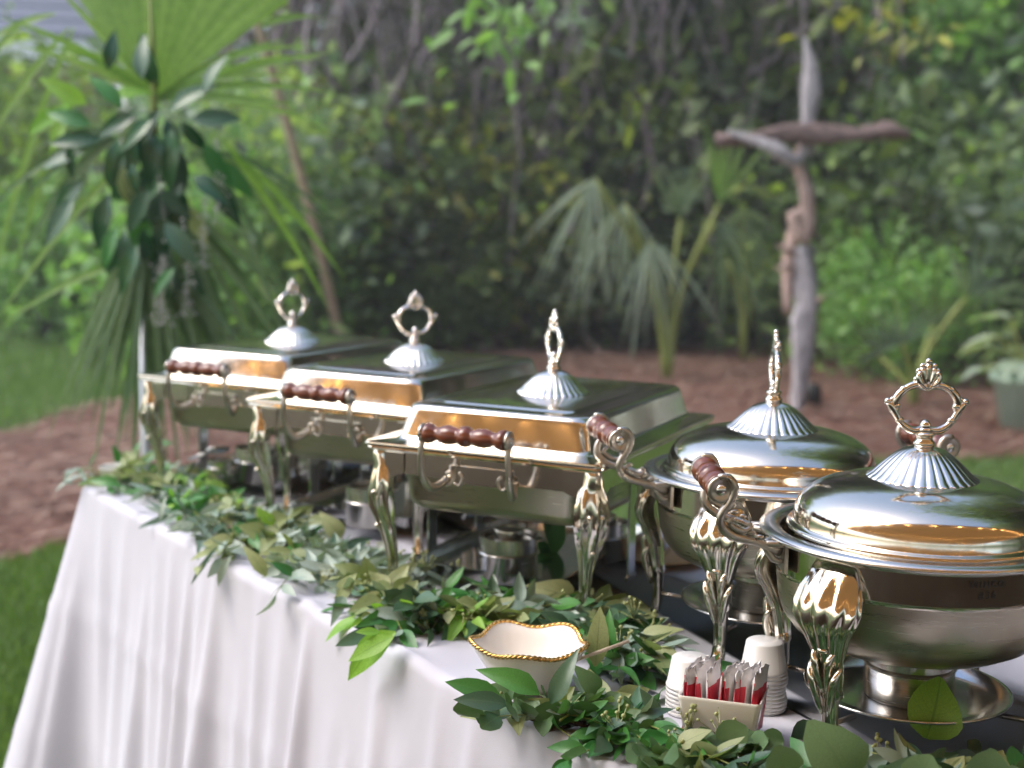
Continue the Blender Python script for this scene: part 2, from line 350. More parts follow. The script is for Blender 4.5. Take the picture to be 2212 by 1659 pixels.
def grass(n, xr, yr, h, seed, far=False):
    rs = np.random.RandomState(seed); x = rs.uniform(*xr, n); y = rs.uniform(*yr, n); k = ~in_bed(x, y); x, y = x[k], y[k]; n = len(x)
    a = rs.uniform(0, 2*PI, n); hh = h*rs.uniform(.4, 1.1, n); w_ = h*.07*rs.uniform(.7, 1.3, n); lean = rs.uniform(0, .7, n)*hh; b = rs.uniform(0, 2*PI, n)
    wx, wy = np.cos(a)*w_, np.sin(a)*w_; lx, ly = np.cos(b)*lean, np.sin(b)*lean; z = np.zeros(n)
    return np.stack([np.stack([x-wx, y-wy, z], 1), np.stack([x+wx, y+wy, z], 1), np.stack([x+wx*.2+lx, y+wy*.2+ly, hh], 1), np.stack([x-wx*.2+lx, y-wy*.2+ly, hh], 1)], 1)
Pg = np.concatenate([grass(110000, (-3.2, .2), (2.6, 6.4), .055, 3), grass(60000, (-8, -2.2), (6, 16), .09, 4), grass(60000, (-.5, 5), (3, 8.5), .06, 5)])
tag(quads_mesh('grass', Pg, M['blade']), 'short green grass of the lawn around the table', 'grass', kind='stuff')

# ------------------------------------------------------------------ far setting: woods, house
def foliage(n_cl, per, ext, size, seed, zmin=0., hollow=.0, cl=.35, droop=0.):
    """clumped leaf quads through an ellipsoid ext=(rx,ry,rz) centred at origin"""
    rs = np.random.RandomState(seed); c = rs.normal(size=(n_cl, 3)); c /= np.linalg.norm(c, axis=1)[:, None]
    c *= (hollow + (1-hollow)*rs.uniform(0, 1, (n_cl, 1))**.45); c = c*np.array(ext)
    rad = cl*rs.uniform(.5, 1.3, (n_cl, 1, 1))
    p = c[:, None, :] + rs.normal(size=(n_cl, per, 3))*rad*np.array([1, 1, .7])
    p = p.reshape(-1, 3); p = p[p[:, 2] > zmin]; n = len(p)
    d = rs.normal(size=(n, 3)); d[:, 2] -= droop; d /= np.linalg.norm(d, axis=1)[:, None]
    u = np.cross(d, rs.normal(size=(n, 3))); u /= np.linalg.norm(u, axis=1)[:, None]
    s = size*rs.uniform(.5, 1.4, (n, 1)); a, b = d*s, u*s*.26
    return np.stack([p-a*.5, p+b-a*.05, p+a*.5, p-b-a*.05], 1)
def trunk_mb(h, r, seed, limbs=6, z0=.35):
    rr = random.Random(seed); b = MB(); pts = [Vector((0, 0, -.1))]
    lean = Vector((rr.uniform(-.08, .08), rr.uniform(-.08, .08), 0))
    for i in range(1, 9): pts.append(Vector((lean.x*i/8*h + rr.uniform(-.05, .05)*h*.1, lean.y*i/8*h + rr.uniform(-.05, .05)*h*.1, h*i/8)))
    b.tube(pts, [r*1.35] + [r*(1 - .8*i/8) for i in range(1, 9)], 9)
    for k in range(limbs):
        z = h*rr.uniform(z0, .9); a = rr.uniform(0, 2*PI); L = h*rr.uniform(.18, .36); i = min(7, int(z/h*8)); p = pts[i].lerp(pts[i+1], z/h*8-i)
        q = [p + Vector((math.cos(a)*L*t, math.sin(a)*L*t, L*(.55*t + .2*math.sin(t*3)) + rr.uniform(-.04, .04)*L)) for t in (0, .33, .66, 1)]
        b.tube(q, [r*.42, r*.3, r*.18, r*.06], 6)
    return b
protos = {}
def tree(kind, x, y, s, rz, label, cat='tree', group='trees of the wood'):
    if kind not in protos:
        h, r, ext, cz, ncl, per, sz, mt, name, seed = TREES[kind]
        root = empty(name, (0, 0, 0), label=label, cat=cat, group=group)
        trunk_mb(h, r, seed).build('trunk', M['bark'], root)
        P = foliage(ncl, per, ext, sz, seed, zmin=-cz + .5, hollow=.3, cl=sz*2.6); P[:, :, 2] += cz
        quads_mesh('crown', P, M[mt], root); protos[kind] = root; o = root
    else:
        o = copy_tree(protos[kind]); tag(o, label, cat, group)
    o.location = (x, y, 0); o.rotation_euler = (0, 0, rz); o.scale = (s, s, s); return o
TREES = {
    'oak': (9, .17, (2.6, 2.6, 2.6), 7.8, 90, 60, .26, 'f_dark', 'oak_tree', 11),
    'oak2': (9.5, .14, (2.2, 2.2, 2.8), 8.2, 85, 55, .26, 'f_mid', 'oak_tree', 12),
    'pine': (13, .17, (2.2, 2.2, 3.6), 10.2, 140, 60, .24, 'f_blue', 'pine_tree', 13),
    'young': (5.5, .07, (1.5, 1.5, 2.2), 3.3, 110, 50, .17, 'f_bright', 'young_tree', 14),
}
spots = [('oak', -2.9, 17.2, 1.0, 'twisted oak at the left edge of the dark wood'), ('oak', -1.6, 14.6, .85, 'dark oak behind the leaning bamboo pole'),
         ('oak2', -.2, 16.8, 1., 'slim oak rising behind the second chafing dish handle'), ('oak', 1.4, 15.0, .95, 'oak hung with grey vines at the middle of the wood'),
         ('oak2', 2.6, 17.8, 1.1, 'tall oak between the palmetto and the driftwood cross'), ('oak', 3.9, 15.2, .9, 'dark leafy oak right behind the driftwood cross'),
         ('young', 4.9, 13.2, .95, 'young bright green tree right of the driftwood cross'), ('pine', 6.6, 18.5, .9, 'pale green pine at the top right gap of the wood'),
         ('oak2', 8.3, 16.2, 1., 'oak trunk at the right edge of the photo'), ('young', 5.9, 14.0, 1.15, 'light green young tree under the bright gap'), ('young', 7.0, 16.5, 1.25, 'tall light green tree right of the bright gap'),
         ('oak', -.9, 20.5, 1.2, 'large oak deep in the wood behind the bamboo pole'), ('oak', 4.2, 21.5, 1.15, 'large oak deep in the wood behind the cross'),
         ('pine', 1.2, 22, 1.1, 'tall pine deep in the middle of the wood'), ('oak2', 9.5, 21.0, 1.2, 'far oak beyond the right edge')]
for i, (k, x, y, s, lb) in enumerate(spots): tree(k, x, y, s, i*1.7, lb)
side = [(5.0, 5.4, 'oak2'), (8, 3.2, 'oak2'), (8.6, 6.6, 'oak'), (11, 12, 'oak'), (12.5, 8, 'oak2'), (12, 4, 'oak'), (13, -1, 'pine'), (13, -6, 'oak'), (11, -11, 'oak2'), (-4.6, 22, 'oak2'), (14, 16, 'pine'), (7.8, 9.6, 'oak2'),
        (-9, 30, 'oak'), (-14, 33, 'pine'), (-19, 31, 'oak2'), (4, -17, 'oak'), (-2, -18, 'oak2'), (-9, -18, 'oak'), (9, -16, 'oak')]
for i, (x, y, k) in enumerate(side): tree(k, x, y, 1.15, i*2.1, 'tree standing round the garden, outside the view of the table', group='trees round the garden')
# shrubs of the understorey
def shrub_proto(name, ext, ncl, per, sz, mt, seed):
    root = empty(name, (0, 0, 0)); b = MB(); rr = random.Random(seed)
    for k in range(7):
        a = rr.uniform(0, 2*PI); b.tube([(0, 0, 0), (math.cos(a)*ext[0]*.3, math.sin(a)*ext[1]*.3, ext[2]*.8), (math.cos(a)*ext[0]*.7, math.sin(a)*ext[1]*.7, ext[2]*rr.uniform(1.2, 1.8))], [.025, .015, .006], 5)
    b.build('stems', M['bark'], root)
    P = foliage(ncl, per, ext, sz, seed, zmin=-ext[2]*1.0, hollow=.15, cl=sz*2.2); P[:, :, 2] += ext[2]*1.02
    quads_mesh('foliage', P, M[mt], root); return root
SH = {'yel': ('yellow_green_shrub', (1.0, .8, 1.15), 70, 26, .15, 'f_yel', 31), 'mid': ('green_shrub', (1.1, .8, 1.1), 80, 28, .15, 'f_mid', 32),
      'dark': ('dark_shrub', (1.2, .9, 1.3), 90, 28, .16, 'f_dark', 33), 'bright': ('bright_shrub', (.8, .7, .95), 70, 26, .13, 'f_bright', 34),
      'blue': ('cool_green_shrub', (1.1, .8, 1.2), 80, 26, .16, 'f_blue', 35)}
shr = {}
word = {'yel': 'yellow green', 'mid': 'mid green', 'dark': 'dark green', 'bright': 'bright green', 'blue': 'bluish green'}
places = [('blue', 60, 620, 14, 1., 'below the house at the left edge'), ('bright', 90, 500, 12.5, .8, 'in front of the porch beside the hanging palm'), ('mid', 20, 560, 13.5, 1.2, 'lowest at the left edge above the lawn'),
          ('bright', 400, 640, 9.8, .9, 'behind the hanging palm fronds'), ('blue', 520, 600, 10.4, .95, 'right of the hanging palm fronds'), ('bright', 520, 350, 12.0, 1.25, 'standing tall between palm and bamboo pole'),
          ('mid', 660, 620, 12.2, .8, 'left of the foot of the bamboo pole'), ('yel', 730, 470, 13.4, 1.0, 'behind the middle of the bamboo pole'), ('dark', 830, 600, 13, .9, 'just right of the foot of the bamboo pole'),
          ('yel', 930, 470, 13.6, 1.05, 'with gold leaves, above the second chafing dish'), ('mid', 1010, 560, 12.8, .8, 'above the second chafing dish handle'), ('yel', 1150, 430, 13.4, .95, 'with gold leaves left of the palmetto'),
          ('dark', 1060, 300, 14.5, 1.3, 'tall in the middle of the wood'), ('mid', 850, 240, 14.4, 1.15, 'high in the middle left of the wood'), ('dark', 680, 300, 14.6, 1.3, 'behind the bamboo pole in the deep shade'),
          ('dark', 1330, 420, 14.0, 1.3, 'behind the pale palmetto fronds'), ('dark', 1500, 330, 14.0, 1.4, 'between the palmetto and the cross'), ('blue', 1600, 500, 13.4, 1.0, 'left behind the cross post'),
          ('dark', 1690, 250, 13.6, 1.4, 'directly behind the cross arm'), ('mid', 1880, 560, 11.8, .9, 'right behind the cross post'), ('bright', 1900, 640, 10.9, .65, 'low and right of the cross post'),
          ('bright', 1990, 700, 10.6, .55, 'lowest, at the right of the cross foot'), ('blue', 2060, 480, 13, 1.15, 'at the right under the light gap'), ('yel', 2010, 330, 14.5, 1.1, 'at the right high beside the light gap'),
          ('mid', 2180, 560, 12.6, 1.1, 'at the right edge behind the potted plant'), ('dark', 2130, 300, 15, 1.3, 'high at the right edge'), ('blue', 2290, 650, 11.0, .9, 'half outside the right edge'),
          ('bright', 1985, 190, 13.8, 1.15, 'tall and pale left of the bright gap at the top right'), ('bright', 2135, 230, 13.4, 1.2, 'tall and pale right of the bright gap at the top right'), ('blue', 2060, 290, 12.9, 1.0, 'under the bright gap at the top right'), ('bright', 30, 330, 15.0, 1.0, 'tall under the porch of the house'),
          ('dark', 1240, 560, 13, .8, 'low behind the roots on the mulch'), ('mid', 960, 640, 12.4, .5, 'smallest, above the gap between two dishes')]
for i, (k, u, v, y, s, lb) in enumerate(places):
    if k not in shr: shr[k] = shrub_proto(*SH[k]); o = shr[k]
    else: o = copy_tree(shr[k])
    p = atd(u, v, y); tag(o, f'{word[k]} leafy shrub {lb}', 'shrub', 'shrubs along the edge of the wood')
    hh = SH[k][1][2]*2*s; zc = p.z; sz = max(s, (zc + SH[k][1][2]*s*.7)/(2.1*SH[k][1][2]))
    o.location = (p.x, y, 0); o.scale = (s, s, sz); o.rotation_euler = (0, 0, i*1.3)
# the deep wood behind reads as one mass
P = foliage(1100, 60, (17, 3.5, 6.5), .34, 50, zmin=-6.5, cl=.9); P[:, :, 0] += 5.5; P[:, :, 1] += 24.5; P[:, :, 2] += 6.3
q_ = P.mean(1); P = P[(q_[:, 0]/q_[:, 1]-.309)**2 + ((q_[:, 2]-EYE)/q_[:, 1]-.122)**2 > .013**2]
tag(quads_mesh('woodland', P, M['f_dark']), 'dense dark leafy wood filling the background', 'woodland', kind='stuff')
P = foliage(800, 60, (3, 13, 5.5), .34, 51, zmin=-5.5, cl=.9); P[:, :, 0] += 14; P[:, :, 1] += 5; P[:, :, 2] += 5.3
tag(quads_mesh('woodland', P, M['f_dark']), 'dense dark wood beyond the right edge, mirrored in the dish lids', 'woodland', kind='stuff')
b = MB()
for i in range(950):
    x = R.uniform(-3.5, 7.5); y = R.uniform(12.3, 16.5); z1 = R.uniform(2.2, 5.2); L = R.uniform(.8, 3.2); pts = []; dx = R.uniform(-.9, .9); ph = R.uniform(0, 6)
    for k in range(7):
        t = k/6; pts.append((x + dx*t + .09*math.sin(ph + t*R.uniform(2, 6)), y + .1*math.cos(ph+t*4), max(.02, z1 - L*t)))
    b.tube(pts, [R.choice((R.uniform(.005, .015), R.uniform(.01, .032)))]*7, 4, caps=False)
tag(b.build('vines', M['vine']), 'tangle of grey brown vines and bare twigs hanging in the wood', 'vines', kind='stuff')
# fallen roots on the mulch
def roots(pxs, r, lb):
    pts = lerp_pts([at(u, v) + Vector((0, 0, h)) for u, v, h in pxs], 16)
    b = MB(); b.tube(pts, [r*(1-.6*i/15)*R.uniform(.85, 1.15) for i in range(16)], 8)
    tag(b.build('fallen_branch', M['drifttan']), lb, 'branch', 'fallen branches on the mulch')
roots([(985, 735, 0), (1010, 728, .25), (1060, 735, .42), (1130, 740, .18), (1180, 745, .02)], .055, 'pale arched fallen branch above the second dish handle')
roots([(1040, 760, .02), (1140, 740, .22), (1230, 745, .16), (1300, 770, .02)], .05, 'pale fallen branch lying nearest the third dish handle')
roots([(1130, 742, .02), (1230, 730, .12), (1300, 745, .02)], .035, 'thin fallen branch behind the pale ones')
roots([(560, 790, .02), (640, 750, .3), (700, 720, .55)], .035, 'dark fallen branch sloping up behind the first dish handle')
# bright leaf sprays at the top: a low branch of broad leaves reaching into the picture
def leaf_geo(prof, fold=.15, bend=.3, twist=0., rows=6, cols=4):
    """unit length leaf along +Y, width profile prof, faces up (+Z)"""
    vs = []; uv = []; fs = []
    for i in range(rows+1):
        t = i/rows; wd = float(np.interp(t, *zip(*prof))); zb = -bend*t*t
        for j in range(cols+1):
            s = j/cols*2-1; a = twist*t
            x = s*wd/2; z = zb + abs(s)*wd*fold; vs.append((x*math.cos(a), t*math.cos(bend*.5), z + x*math.sin(a))); uv.append((.5+s/2, t))
    for i in range(rows):
        for j in range(cols): q = i*(cols+1)+j; fs.append((q, q+1, q+cols+2, q+cols+1))
    return vs, fs, uv
PROF = {
    'willow': [(0, .02), (.15, .15), (.4, .25), (.65, .21), (.85, .11), (1, .0)],
    'lance': [(0, .03), (.12, .22), (.35, .39), (.6, .35), (.85, .16), (1, .0)],
    'ovate': [(0, .06), (.1, .42), (.3, .62), (.55, .56), (.8, .27), (1, .0)],
    'round': [(0, .1), (.08, .5), (.25, .85), (.5, 1.), (.75, .84), (.92, .5), (1, .12)],
    'thin': [(0, .02), (.2, .09), (.5, .12), (.8, .07), (1, .0)],
}
def spray(u, v, y, n, sz, mt, lb, seed):
    rr = random.Random(seed); p = atd(u, v, y); root = empty('leafy_branch', p, label=lb, cat='branch', group='leafy branches hanging in at the top')
    b = MB(); b.tube([(0, 0, 0), (.1, .1, .5), (.3, .5, 1.3), (.4, 1.2, 2.2)], [.008, .012, .02, .03], 6); b.build('stem', M['bark'], root)
    g = leaf_geo(PROF['lance'], .1, .25); proto = None
    for k in range(n):
        d = Vector((rr.gauss(0, 1), rr.gauss(0, .7), rr.gauss(-.5, .7))).normalized(); q = Vector((rr.gauss(0, .16), rr.gauss(0, .16), rr.gauss(.05, .2)))
        if proto is None: bb = MB(); bb.add(g[0], g[1], uv=g[2]); o = proto = bb.build('leaf', M[mt], root)
        else: o = proto.copy(); col.objects.link(o)
        nrm = Vector((rr.gauss(0, .5), rr.gauss(-.5, .5), 1)); o.matrix_local = basis(q, d, nrm, sz*rr.uniform(.7, 1.2))
def basis(p, d, n, s):
    d = d.normalized(); x = d.cross(n); x = x.normalized() if x.length > 1e-4 else d.orthogonal().normalized(); z = x.cross(d)
    return Matrix.Translation(p) @ Matrix((( x.x*s, d.x*s, z.x*s, 0), (x.y*s, d.y*s, z.y*s, 0), (x.z*s, d.z*s, z.z*s, 0), (0, 0, 0, 1)))
spray(1075, 55, 7.5, 70, .14, 'f_bright', 'bright green broad leaf branch with yellow tips at the top centre', 5)
spray(1235, 20, 8.0, 60, .15, 'f_blue', 'cool green leaf branch right of the bright one at the top', 6)
spray(1905, 30, 9.0, 50, .13, 'f_yel', 'yellow green leaf branch at the top right above the cross', 8)

# house at the upper left
house = empty('house', (-7.6, 16, 0), .12, label='pale blue grey house with porch beam and white fascia at the upper left', cat='house')
b = MB(); b.box((-.6, 2.0, 1.35), (6, .2, 2.7)); b.build('wall', M['siding'], house, False)
b = MB(); b.box((-.6, -.1, 2.72), (7, .14, .2)); b.build('porch_beam', M['beam'], house, False)
for k in range(3):
    b = MB(); b.box((2.6 - 2.6*k, -.1, 1.31), (.14, .14, 2.62)); b.build('porch_post', M['beam'], house, False)
b = MB(); b.box((-.6, -.45, 2.99), (7.6, .06, .3)); b.build('fascia', M['white_paint'], house, False)
b = MB()
for k in range(9):
    y0 = -.5 + k*.5; z0 = 3.16 + k*.22
    b.add([(-4.4, y0, z0), (3.2, y0, z0), (3.2, y0+.54, z0+.21), (-4.4, y0+.54, z0+.21), (-4.4, y0, z0-.04), (3.2, y0, z0-.04)], [(0, 1, 2, 3), (4, 5, 1, 0)])
b.build('roof', M['shingle'], house, False)
for k in range(3):
    b = MB(); b.box((1.3 - 1.7*k, 1.86, 1.5), (.9, .06, 1.3)); f = b.build('window', M['white_paint'], house, False)
    b = MB(); b.box((1.3 - 1.7*k, 1.82, 1.5), (.76, .03, 1.16)); b.build('pane', M['glass'], f, False)

# tent behind the camera, hung with strings of warm bulbs (mirrored in the lids)
TX0, TX1, TY0, TY1, TE, TP = -5.6, 6.2, .95, -8.5, 2.5, 3.8
tent = empty('event_tent', ((TX0+TX1)/2, (TY0+TY1)/2, 0), label='tan event tent with warm string lights mirrored in the dish lids', cat='tent')
cx, cy = (TX1-TX0)/2, (TY0-TY1)/2
b = MB(); N = 16; vs = []; fs = []
for i in range(N+1):
    for j in range(N+1):
        a, c = i/N*2-1, j/N*2-1; q = 1-max(abs(a)**1.0, abs(c)**1.0); vs.append((a*cx, c*cy, TE + (TP-TE)*(q**.85) - .05*math.sin(q*PI)))
for i in range(N):
    for j in range(N): q = i*(N+1)+j; fs.append((q, q+1, q+N+2, q+N+1))
b.add(vs, fs); b.build('canopy', M['canopy'], tent)
for sx in (-1, 0, 1):
    for sy in (-1, 1):
        if sx == 0 and sy == 1: continue
        b = MB(); b.tube([(sx*cx*.99, sy*cy*.99, 0), (sx*cx*.99, sy*cy*.99, TE)], .035, 10); b.build('pole', M['polewhite'], tent)
b = MB(); b.box((0, cy, TE-.09), (2*cx, .01, .2)); b.box((0, -cy, TE-.09), (2*cx, .01, .2)); b.box((cx, 0, TE-.09), (.01, 2*cy, .2)); b.box((-cx, 0, TE-.09), (.01, 2*cy, .2))
b.build('valance', M['canopy'], tent, False)
b = MB(); b.ball((0, 0, 0), .022, n=8); bulb0 = None
def light_string(p0, p1, n, sag, lb):
    global bulb0
    p0, p1 = Vector(p0), Vector(p1); root = empty('string_light', p0, label=lb, cat='string lights', group='warm string lights under the tent')
    pts = [(p1-p0)*t - Vector((0, 0, sag*abs(math.sin(PI*t*3)))) for t in np.linspace(0, 1, n)]
    c = MB(); c.tube(pts, .004, 4); c.build('cord', M['black'], root)
    for q in pts:
        if bulb0 is None: o = bulb0 = b.build('bulb', M['bulb'], root)
        else: o = bulb0.copy(); col.objects.link(o); o.parent = root
        o.location = q - Vector((0, 0, .035))
light_string((TX0, TY0-.03, TE-.2), (TX1, TY0-.03, TE-.2), 30, .05, 'warm string lights along the front eave of the tent')
light_string((TX0, TY1+.05, TE-.22), (TX1, TY1+.05, TE-.22), 26, .1, 'warm string lights along the back eave of the tent')
light_string((TX0+.1, TY0-.05, TE-.2), (.6, (TY0+TY1)/2, TP-.35), 16, .12, 'warm string lights from the left front corner to the peak')
light_string((TX1-.1, TY0-.05, TE-.2), (.6, (TY0+TY1)/2, TP-.35), 16, .12, 'warm string lights from the right front corner to the peak')
light_string((TX0+.1, TY1+.1, TE-.2), (.6, (TY0+TY1)/2, TP-.35), 16, .12, 'warm string lights from the left back corner to the peak')
light_string((TX1-.1, TY1+.1, TE-.2), (.6, (TY0+TY1)/2, TP-.35), 16, .12, 'warm string lights from the right back corner to the peak')
light_string((TX0+.05, TY0, TE-.2), (TX0+.05, TY1, TE-.2), 22, .05, 'warm string lights along the left eave of the tent')
light_string((TX1-.05, TY0, TE-.2), (TX1-.05, TY1, TE-.2), 22, .05, 'warm string lights along the right eave of the tent')
# ------------------------------------------------------------------ driftwood cross, bamboo, palmettos, pot
def rough_tube(pts, rad, n=10, seed=1, flat=1.0, amp=.26):
    rr = random.Random(seed); P = lerp_pts(pts, 22); rads = [.82*float(np.interp(i/21*(len(pts)-1), range(len(pts)), rad)) for i in range(22)]
    b = MB(); rings = []
    ph = [rr.uniform(0, 6) for _ in range(3)]
    for i, p in enumerate(P):
        t = (P[min(i+1, 21)]-P[max(i-1, 0)]).normalized(); up = Vector((0, -1, 0)); up = (up - t*up.dot(t)).normalized(); s = t.cross(up)
        rings.append([p + (up*math.cos(2*PI*j/n)*flat + s*math.sin(2*PI*j/n))*rads[i]*(1 + amp*math.sin(3*2*PI*j/n + ph[0] + i*.35) + amp*rr.uniform(-.6, .6)) for j in range(n)])
    b.loft(rings); return b
CY_ = 9.0
def cp(u, v, dy=0): p = atd(u, v, CY_+dy); return Vector((p.x - cross.location.x, dy, p.z))
cross = empty('driftwood_cross', (at(1725, 882).x, CY_, 0), label='tall rustic driftwood cross standing in the mulch bed', cat='cross')
rough_tube([cp(1722, 900), cp(1728, 820), cp(1735, 700), cp(1745, 640), cp(1733, 530)], [.045, .07, .095, .09, .085], 10, 1, .6).build('lower_post', M['drift'], cross)
rough_tube([cp(1700, 680, .03), cp(1703, 600, .03), cp(1712, 520, .0), cp(1735, 470, -.02), cp(1712, 470, -.03), cp(1735, 520, -.05), cp(1745, 480, -.04), cp(1738, 400, -.02), cp(1722, 350), cp(1745, 300, .03)], [.03, .05, .05, .055, .05, .04, .055, .05, .045, .05], 10, 2, .8).build('middle_post', M['drifttan'], cross)
rough_tube([cp(1742, 335), cp(1745, 260), cp(1752, 200), cp(1752, 140), cp(1738, 78)], [.07, .06, .085, .06, .008], 10, 3, .5, .1).build('upper_post', M['drift'], cross)
rough_tube([cp(1546, 303, -.04), cp(1620, 298, -.05), cp(1700, 285, -.06), cp(1760, 290, -.06), cp(1850, 292, -.05), cp(1920, 282, -.04), cp(1968, 292, -.04)], [.05, .05, .07, .08, .055, .065, .02], 10, 4, .7).build('cross_arm', M['driftbrown'], cross)
rough_tube([cp(1572, 284, -.12), cp(1630, 305, -.13), cp(1680, 325, -.14), cp(1715, 345, -.13), cp(1735, 335, -.1)], [.02, .035, .06, .05, .02], 10, 5, .5).build('pale_driftwood_piece', M['drift'], cross)
for k, (u, v, u2, v2) in enumerate([(1705, 545, 1680, 530), (1705, 575, 1675, 580), (1765, 650, 1785, 640)]):
    b = MB(); b.tube([cp(u, v, -.03), cp(u2, v2, -.05)], [.02, .008], 6); b.build('broken_twig', M['drifttan'], cross)
o = MB(); o.lathe([(.001, 0), (.06, 0), (.065, .12), (.05, .16), (.001, .17)], 14); o = o.build('garden_light', M['black']); o.location = at(1737, 868, 0); tag(o, 'small black garden light at the foot of the cross', 'light')
o.location.y -= .25
bam = atd(753, 700, 10.2); bam.z = 0; tp = atd(548, 60, 8.7) - bam
b = MB(); pts = [tp*(i/14*1.25) + Vector((.05*math.sin(i/14*3), 0, 0)) for i in range(15)]; b.tube(pts, [.038 - .012*i/14 for i in range(15)], 9)
o = empty('bamboo_pole', bam, label='tall tan bamboo pole leaning to the left in front of the wood', cat='bamboo pole'); b.build('cane', M['bamboo'], o)
for i in range(1, 14, 2):
    b = MB(); p = pts[i]; b.tube([p-Vector((0, 0, .012)), p+Vector((0, 0, .012))], .042-.012*i/14, 9); b.build('node_ring', M['bamboo'], o)

def blade(b, p0, d, n, L, wd, sag, fold=.3, rows=7, taper=.5):
    """long folded blade from p0 along d, drooping under its own weight"""
    d = Vector(d).normalized(); x = d.cross(Vector(n)); x = x.normalized() if x.length > 1e-4 else d.orthogonal().normalized(); z = x.cross(d); vs = []; fs = []; uv = []
    for i in range(rows+1):
        t = i/rows; c = Vector(p0) + d*L*t + Vector((0, 0, -sag*t*t*L)); ww = wd*min(1, .25 + t*3)*(1 - max(0, (t-taper)/(1-taper))**1.5*.97)
        for s in (-1, 0, 1): vs.append(c + x*s*ww/2 + z*(abs(s)*ww*fold)); uv.append((.5+.5*s, t))
    for i in range(rows):
        for j in range(2): q = i*3+j; fs.append((q, q+1, q+4, q+3))
    b.add(vs, fs, uv=uv)
def palmetto(name, lb, u, v, y, fronds, mt, seed):
    rr = random.Random(seed); base = Vector((atd(u, v, y).x, y, 0)); root = empty(name, base, label=lb, cat='palm plant')
    for (fu, fv, r, a0, a1, sag, mtn) in fronds:
        hub = atd(fu, fv, y + rr.uniform(-.2, .2)) - base; b = MB()
        pts = lerp_pts([Vector((rr.uniform(-.03, .03), 0, .02)), Vector((hub.x*.3, hub.y*.3, hub.z*.55)), hub], 8); b.tube(pts, [.018]*7+[.01], 6)
        fr = b.build('frond_stalk', M['stem'], root)
        n = 13; g = MB()
        for i in range(n):
            a = math.radians(a0 + (a1-a0)*i/(n-1) + rr.uniform(-7, 7)); d = Vector((math.cos(a), rr.uniform(-.25, .25), math.sin(a)))
            blade(g, hub, d, (0, -1, .3), r*rr.uniform(.5, 1.1), .024, sag*rr.uniform(.7, 1.3))
        g.build('frond', M[mtn], root)
palmetto('palmetto', 'palmetto palm with pale drooping fronds and yellow green stems in the mulch', 1440, 800, 10.6,
         [(1285, 385, .75, 210, 290, .5, 'palmpale'), (1350, 440, .65, 215, 310, .5, 'palmpale'), (1405, 520, .65, 230, 330, .5, 'palmpale'), (1555, 440, .6, 55, 105, .0, 'palm'), (1545, 480, .6, 280, 350, .7, 'f_blue'), (1470, 470, .5, 60, 120, .05, 'f_blue')], 'palm', 3)
palmetto('palmetto', 'darker palmetto palm standing behind the foot of the driftwood cross', 1610, 760, 12.0,
         [(1600, 450, .7, 220, 350, .5, 'f_blue'), (1650, 560, .6, 210, 340, .5, 'f_mid'), (1570, 560, .6, 210, 330, .5, 'f_blue')], 'palm', 4)
palmetto('palmetto', 'small low palmetto right of the driftwood cross near the pot', 1975, 830, 9.4,
         [(2020, 700, .55, 10, 150, .1, 'f_mid'), (1950, 740, .5, 30, 190, .2, 'f_blue'), (2090, 640, .6, 0, 120, .1, 'f_blue'), (1900, 770, .45, 60, 200, .2, 'f_mid')], 'palm', 6)
# potted plant at the right edge
pp = at(2215, 930, 0); pot = empty('potted_plant', pp, label='pale green pot with white edged leaves at the right edge', cat='potted plant')
b = MB(); b.lathe([(.001, 0), (.15, 0), (.21, .30), (.235, .31), (.235, .36), (.215, .36), (.205, .31), (.001, .31)], 28); b.build('pot', M['potgreen'], pot)
b = MB(); b.lathe([(.2, .3), (.001, .325)], 20); b.build('soil', M['soil'], pot)
lf = leaf_geo(PROF['ovate'], .15, .5); b = MB(); b.add(lf[0], lf[1], uv=lf[2]); first = None
for k in range(26):
    a = R.uniform(0, 2*PI); el = R.uniform(.2, 1.3); d = Vector((math.cos(a)*math.cos(el), math.sin(a)*math.cos(el), math.sin(el)))
    st = MB(); q = Vector((0, 0, .32)); e = q + d*R.uniform(.12, .4); st.tube([q, q.lerp(e, .5)+Vector((0, 0, .03)), e], .006, 5); s = st.build('leaf_stalk', M['stem'], pot)
    if first is None: first = o = b.build('leaf', M['palmpale'], pot)
    else: o = first.copy(); col.objects.link(o)
    o.matrix_local = basis(e, Vector((d.x, d.y, .1)), (0, 0, 1), R.uniform(.16, .26))

